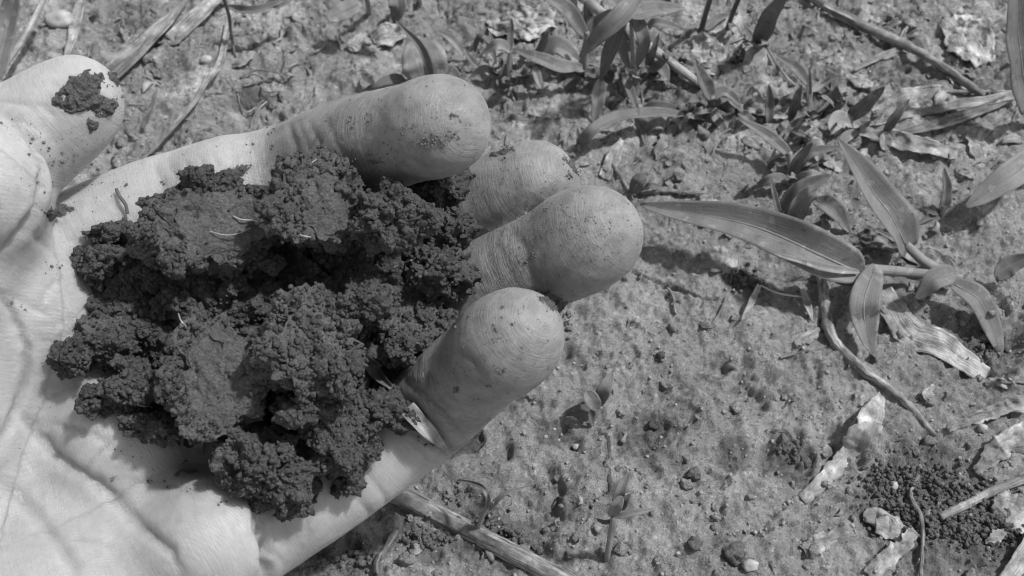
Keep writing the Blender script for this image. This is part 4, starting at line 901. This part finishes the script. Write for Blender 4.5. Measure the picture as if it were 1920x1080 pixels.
ribbon('dry_leaf', 'wide pale dry leaf flat on the ground left of the V of blades', [(1640, 215, .5), (1700, 192, .9), (1790, 172, .7)], [20, 52, 26], M_HUSK, 'dry leaf', crumple=.6, n=46, m=15, fold=.05)
ribbon('dry_leaf', 'pale crinkled dead leaf near the top right corner', [(1780, 30, .8), (1815, 75, 1.6), (1850, 118, .8)], [40, 90, 40], M_HUSK, 'dry leaf', crumple=1.4, n=46, m=21, fold=.05)
ribbon('dry_leaf', 'pale crinkled dead leaf at the foot of the two bare stems', [(1262, 92, .6), (1310, 92, 1.6), (1362, 112, .8)], [30, 66, 30], M_HUSK, 'dry leaf', crumple=1.4, n=46, m=21, fold=.05)
ribbon('husk', 'bright white crumpled husk above the narrow shoots at top centre', [(915, 48, 1), (985, 42, 2.6), (1040, 30, 1.2)], [26, 74, 40], M_HUSK, 'husk', crumple=1.6, n=50, m=25, fold=.05)
ribbon('dry_leaf', 'pale bent leaf scrap left of the oval-leaved seedling', [(700, 78, .8), (728, 66, 2.2), (760, 60, 1.0)], [26, 48, 22], M_STRAW, 'dry leaf', crumple=.8, n=36, m=13)
ribbon('husk_flake', 'pale folded scrap touching the index finger from behind', [(655, 96, .8), (668, 80, 1.8), (680, 60, .8)], [14, 30, 14], M_HUSK, 'husk', **CR)
rod('grass_runner', 'smooth pale runner stem crossing beneath the tall grass clump', [(1082, -14, 2.4), (1128, 24, 2.2), (1205, 80, 2.0), (1265, 123, 1.8), (1318, 162, 1.0)], [1.4, 1.3, 1.3, 1.2, .9], M_STRAW, 'stem', n=50, k=12)
ribbon('bark_piece', 'stubby weathered bark piece amid the sprouts', [(1478, 270, 1.0), (1505, 248, 2.0), (1536, 226, 1.4)], [20, 24, 18], M_STRAW, 'bark', crumple=.8, n=30, m=11, droop=.8, thick=1.2)
ribbon('straw_piece', 'bright straw splinters left of the upright sprouts', [(1400, 206, .8), (1440, 212, 1.4), (1480, 222, .8)], [10, 18, 8], M_HUSK, 'straw', crumple=.4, n=30, m=11)
rod('fibre', 'looping pale hair root below the small folded-leaf seedling', [(1345, 270, .5), (1338, 285, 1.6), (1348, 300, 1.2), (1362, 306, .5)], .16, M_HUSK, 'fibre', n=30)
rod('fibre', 'long thin dark vine thread beside the slanting leaf', [(1432, 74, .8), (1450, 110, 1.4), (1475, 145, 1.0), (1490, 160, .5)], .3, M_DRY, 'fibre', n=30)
rod('twig', 'small dark twig lying in the shade at the bottom, left of the stalk', [(742, 996, .8), (722, 1030, 1.4), (708, 1055, 1.0), (712, 1085, .5)], .7, M_DRY, rough=.25, n=36)
ribbon('chip', 'tiny white chip on the shaded ground under the little finger', [(768, 1026, .5), (778, 1030, 1.0), (790, 1026, .6)], [10, 20, 12], M_HUSK, 'chip', crumple=.3)
ribbon('dry_grass', 'narrow flat dry straw at the top left, right of the pale shell', [(156, -8, 2), (140, 50, 1.8), (124, 112, 1.0)], [14, 20, 10], M_STRAW, 'straw', fold=.4)
rod('dry_straw', 'smooth straw crossing the top left corner', [(86, -10, 10), (44, 72, 9), (-12, 152, 8)], .75, M_STRAW, 'straw')
ribbon('dead_grass', 'broad dark dead blade leading up from behind the thumb', [(348, 2, 2.6), (300, 52, 2.8), (240, 108, 2.6), (205, 140, 2.2)], [8, 30, 38, 34], M_DRY, 'dead leaf', fold=.15, n=40)
ribbon('straw_piece', 'pale hollow straw at the top, right of the dark dead blade', [(418, -8, 2), (372, 30, 1.8), (322, 78, 1.2)], [24, 30, 28], M_STRAW, 'straw', fold=.5, n=36)
ribbon('dry_straw', 'long thin straw falling from the top toward the index finger', [(430, 36, 3), (408, 126, 3.0), (384, 164, 2.8), (342, 220, 2.8), (266, 300, 2.0)], [10, 13, 10, 9, 4], M_STRAW, 'straw', fold=.5, n=60)
ribbon('straw_splinter', 'short bright splinter standing right of the thumb tip', [(296, 163, 6), (284, 200, 4), (267, 243, 1.2)], [3, 9, 6], M_HUSK, 'straw', fold=.4)
for k, (c, r, m_, lab) in enumerate([([(450, 146, .6), (480, 132, 1.6), (520, 136, 1.8), (538, 152, .8)], .38, M_DRY, 'dark arching root fibre above the index finger'), ([(456, 162, .8), (495, 150, 1.4), (532, 142, 1.0)], .35, M_HUSK, 'bright straight fibre amid the root loops above the index finger'),
        ([(488, 158, .6), (498, 172, 1.2), (522, 170, 1.0), (530, 158, .6)], .3, M_HUSK, 'small pale fibre loop above the index finger'), ([(446, 176, .5), (452, 200, 1.0), (466, 210, .8), (494, 188, .4)], .3, M_STRAW, 'curved root fibre nearest the index finger'),
        ([(540, 95, .5), (535, 125, 1.2), (560, 118, .8), (575, 115, .5)], .3, M_STRAW, 'angular root fibre right of the root loops'), ([(470, 235, .4), (478, 215, 1.2), (500, 190, .5)], .25, M_HUSK, 'thin pale fibre leaning over the index finger edge'), ([(235, 196, .5), (265, 198, 1.0), (290, 205, .5)], .2, M_STRAW, 'hair-thin fibre right of the thumb tip')]):
    rod('root_fibre', lab, c, r*.6, m_, 'fibre', n=30, rough=.12)

# things lying in the soil and on the skin
def on_soil(x, y, lift=0.3):
    p, n_ = hit_hand(x, y, CBVH); q, _ = hit_hand(x, y)
    if p is None or (q is not None and np.linalg.norm(q-CAM) < np.linalg.norm(p-CAM)): p = q
    if p is None: p = at_depth(x, y, 192)
    return p+np.array(-FWD)*lift
def soil_fibre(lab, pxs, r, mat=M_FIBRE, lift=.35):
    solid('root_fibre', tube_geo(None, r*.55, pts=[on_soil(x, y, lift+(.5 if 0 < i < len(pxs)-1 else 0)) for i, (x, y) in enumerate(pxs)], n=26, seed=int(pxs[0][0]) % 19), mat, lab, 'fibre')
soil_fibre('pale rootlet on the right side of the flat slab', [(438, 405), (455, 412), (480, 414), (498, 418)], .2)
soil_fibre('curved pale rootlet along the lower part of the flat slab', [(395, 434), (425, 441), (450, 438), (470, 428)], .14)
soil_fibre('short pale straw fibre right of the flat slab', [(564, 441), (578, 444), (592, 447)], .2)
soil_fibre('pale fibre on the clod at the ring finger', [(738, 502), (755, 495), (772, 488)], .3, M_STRAW)
soil_fibre('tiny pale fibre on top of the upright clod', [(583, 312), (588, 305), (594, 300)], .14)
soil_fibre('thin pale fibre on the ledge at lower left', [(246, 752), (260, 758), (275, 762)], .13)
soil_fibre('dark hooked twig standing at the index finger base', [(243, 402), (241, 385), (232, 372), (222, 356)], .55, M_DSTEM, 1.0)
soil_fibre('pale curl of root in the shaded centre of the heap', [(335, 586), (342, 600), (350, 612)], .22)
def hh(x, y):
    q, _ = hit_hand(x, y); return at_depth(x, y, 190) if q is None else q
P_ = [on_soil(664, 640, .6), on_soil(700, 690, .8), on_soil(736, 726, 1.2)]
solid('grass_fragment', leaf_geo(None, [16, 30, 10], pts=P_, fold=.6, prof='strap', seed=4), M_LEAF, 'green grass fragment stuck in the soil before the little finger', 'grass')
P_ = [hh(766, 762)+(-FWD)*3.0, hh(806, 806)+(-FWD)*1.8, hh(850, 856)+(-FWD)*.6]
solid('straw_fragment', leaf_geo(None, [34, 28, 2], pts=P_, fold=.35, prof='strap', seed=5), M_HUSK, 'pale pointed straw fragment lying across the little finger crease', 'straw')
P_ = [hh(330, 892)+(-FWD)*.3, hh(345, 880)+(-FWD)*1.0, hh(368, 884)+(-FWD)*.4]
solid('seed_curl', leaf_geo(None, [6, 5, 12], pts=P_, fold=.5, prof='strap', seed=6), M_LEAF2, 'tiny curled seedling scrap on the palm below the heap', 'seedling')
P_ = [hh(378, 850)+(-FWD)*.4, hh(376, 836)+(-FWD)*1.4, hh(386, 815)+(-FWD)*2.0]
solid('seed_leaf', leaf_geo(None, [10, 18, 14], pts=P_, fold=.3, prof='strap', seed=7), M_LEAF3, 'small pale seed leaf peeking out beneath the heap', 'seedling')

# shredded dead leaves pressed into the crust at the back
rl_ = np.random.RandomState(31)
for nm, mt, cnt, lab in [('leaf_litter', M_DRY, 70, 'mass of shredded brown leaf litter pressed into the crust'), ('pale_litter', M_HUSK, 60, 'mass of shredded pale leaf litter pressed into the crust')]:
    Vs, Fs, Us, o_ = [], [], [], 0
    for k in range(cnt):
        x = rl_.uniform(930, 1940) if rl_.rand() < .72 else rl_.uniform(0, 700); y = rl_.uniform(-15, 340) if rl_.rand() < .75 else rl_.uniform(340, 720)
        if x < 1240 and y > 240 or x < 940 and y > 130+(x < 560)*60: continue
        a = rl_.normal()*.6+.25; L = rl_.uniform(14, 60); dx, dy = math.cos(a)*L/2, math.sin(a)*L/2; wd = L*rl_.uniform(.12, .5)
        v, f, A = leaf_geo([(x-dx, y-dy, .0), (x, y, rl_.uniform(.2, 1.0)), (x+dx, y+dy, .0)], [wd*.5, wd, wd*.4], crumple=.9, rag=.4, n=16, m=7, thick=.15, seed=k+3, fold=.1)
        Vs.append(v); Fs.append(f+o_); Us.append(A['luv']); o_ += len(v)
    link(nm, mesh_of(nm, np.vstack(Vs), np.vstack(Fs), mt, attrs={'luv': np.vstack(Us)}), kind='stuff', label=lab, category='leaf litter')
# stones, granules, grit, chaff
def stone(name, lab, x, y, rx, ry, h, mat=M_STONE, seed=1, cat='pebble', lift=.35, amp=.22):
    n, F = ICO[3]; c = atg(x, y, h*lift); s = 0.115
    f = 1+amp*fbm(n*1.3+seed*5.1, 3)+amp*.25*fbm(n*5+seed, 2)
    return solid(name, (c+n*f[:, None]*[rx*s, ry*s*1.15, h], F, {}), mat, lab, cat)
stone('pebble', 'smooth white pebble near the bottom edge', 1407, 1060, 13, 9, 1.1, seed=2, amp=.25)
stone('stone', 'pale oval stone with a dark shadow in the top left', 110, 36, 34, 20, 2.2, M_STONE, 3)
stone('dirt_clod', 'dark angular clod of dirt at the bottom, left of the white pebble', 1377, 1038, 19, 14, 1.6, M_GRAN, 4, 'dirt clod', .4, .45)
stone('dirt_clod', 'small dark clod at the bottom, left of the angular one', 1303, 1020, 13, 10, 1.3, M_GRAN, 5, 'dirt clod', .4, .45)
stone('dirt_clod', 'round dark seed-like clod beside the pale crumpled strip', 1510, 866, 9, 9, 1.0, M_GRAN, 6, 'dirt clod', .5, .3)
stone('dirt_clod', 'tiny shiny dark crumb on the bare ground right of the fingers', 1239, 666, 8, 6, .8, M_SOIL, 7, 'dirt clod', .5, .3)
stone('dirt_clod', 'small dark crumb below the tiny four-leaved seedling', 1226, 798, 10, 8, 1.0, M_SOIL, 8, 'dirt clod', .5, .4)
stone('pebble', 'pale grain in the granule patch at lower right', 1676, 911, 7, 7, .9, M_STONE, 9)
stone('pebble', 'pale round grain on the slope above the granule patch', 1843, 803, 8, 7, .9, M_STONE, 10)
stone('pebble', 'pale oval grain right of the long thin straw, upper left', 387, 112, 14, 10, 1.0, M_STONE, 11)
stone('pebble', 'pale speck of stone below the four-leaved seedling, near the crack', 1080, 838, 6, 5, .6, M_STONE, 12)
stone('dirt_clod', 'small dark lump near the bottom edge right of the upright seedling', 1300, 888, 11, 9, 1.2, M_GRAN, 13, 'dirt clod', .4, .45)
rg = np.random.RandomState(11); gc_, gr_ = [], []
GQ = [(1760, 950, 72, 40, 1300, 3.6), (1860, 985, 54, 32, 650, 3.6), (1680, 905, 46, 30, 300, 3.4), (905, 985, 26, 10, 70, 5.5), (965, 1015, 36, 14, 90, 5.5), (1400, 527, 22, 11, 110, 4.5), (1380, 515, 16, 8, 40, 4), (860, 930, 14, 8, 20, 4),
      (1850, 650, 30, 20, 60, 5), (800, 1010, 36, 12, 60, 5), (1480, 850, 24, 16, 40, 4), (1060, 600, 8, 20, 24, 3.5), (870, 800, 16, 12, 30, 4), (650, 1050, 40, 18, 40, 5)]
allq = []
for x, y, sx, sy, n, r in GQ:
    for _ in range(n): allq.append((x+rg.normal()*sx*.75, y+rg.normal()*sy*.75, r*(.35+1.0*rg.rand()**1.5)*.115, rg.rand()))
ncl = len(allq)
for _ in range(6500):
    allq.append((rg.uniform(-60, 1980), rg.uniform(-40, 1120), (.7+3.4*rg.rand()**4)*.115, 0.1))
Q = np.array([at(a[0], a[1], 0) for a in allq]); Z = ground_h(Q[:, :2])[0]
Q = np.array([at(a[0], a[1], z) for a, z in zip(allq, Z)]); Z = ground_h(Q[:, :2])[0]
Q[:, 2] = Z+np.array([a[2]*(0.25+0.9*a[3]) for a in allq])
RD = [a[2] for a in allq]
cq = [(rg.uniform(-40, 1960), rg.uniform(-30, 1110), (2.6+9*rg.rand()**3)*.115) for _ in range(620)]
cp = np.array([atg(a, b, 0) for a, b, r in cq]); cp[:, 2] += np.array([r*.15 for a, b, r in cq])
g = grains(list(cp), [r for a, b, r in cq], 2, 0.9, 33)
link('dirt_crumbs', mesh_of('dirt_crumbs', g[0], g[1], M_CRUMB, False), kind='stuff', label='loose irregular crumbs of dry earth lying on the crust', category='dirt crumbs')
g = grains(list(Q[ncl:]), RD[ncl:], 1, 0.5, 22)
link('grit', mesh_of('grit', g[0], g[1], M_GRIT, False), kind='stuff', label='fine grit and crumbs of dry earth scattered over the ground', category='grit')
g = grains(list(Q[:ncl]), RD[:ncl], 1, 0.7, 21)
link('soil_granules', mesh_of('soil_granules', g[0], g[1], M_GRAN, False), kind='stuff', label='clusters of rounded dark worm-cast granules on the ground', category='soil granules')
Vs, Fs, Us, o_ = [], [], [], 0
for k in range(420):
    y = rg.uniform(-20, 1100) if rg.rand() < .45 else rg.uniform(-20, 330); x = rg.uniform(0, 1940)
    if x < 1100 and 330 < y < 900: continue
    a = rg.uniform(0, math.pi); L = rg.uniform(6, 34)*(1.25 if y < 350 else .7); b = rg.normal()*L*.15
    dx, dy = math.cos(a)*L/2, math.sin(a)*L/2
    v, f, A = leaf_geo([(x-dx, y-dy, .3), (x+b, y+b, .9), (x+dx, y+dy, .3)], rg.uniform(2, 7) if rg.rand() < .75 else rg.uniform(8, 22), 'blade', crumple=.45, n=7, m=3, thick=.15, seed=k)
    Vs.append(v); Fs.append(f+o_); Us.append(A['luv']); o_ += len(v)
g = (np.vstack(Vs), np.vstack(Fs), {'luv': np.vstack(Us)})
link('chaff', mesh_of('chaff', g[0], g[1], M_STRAW, attrs=g[2]), kind='stuff', label='fine straw chaff scattered over the crusted ground', category='chaff')
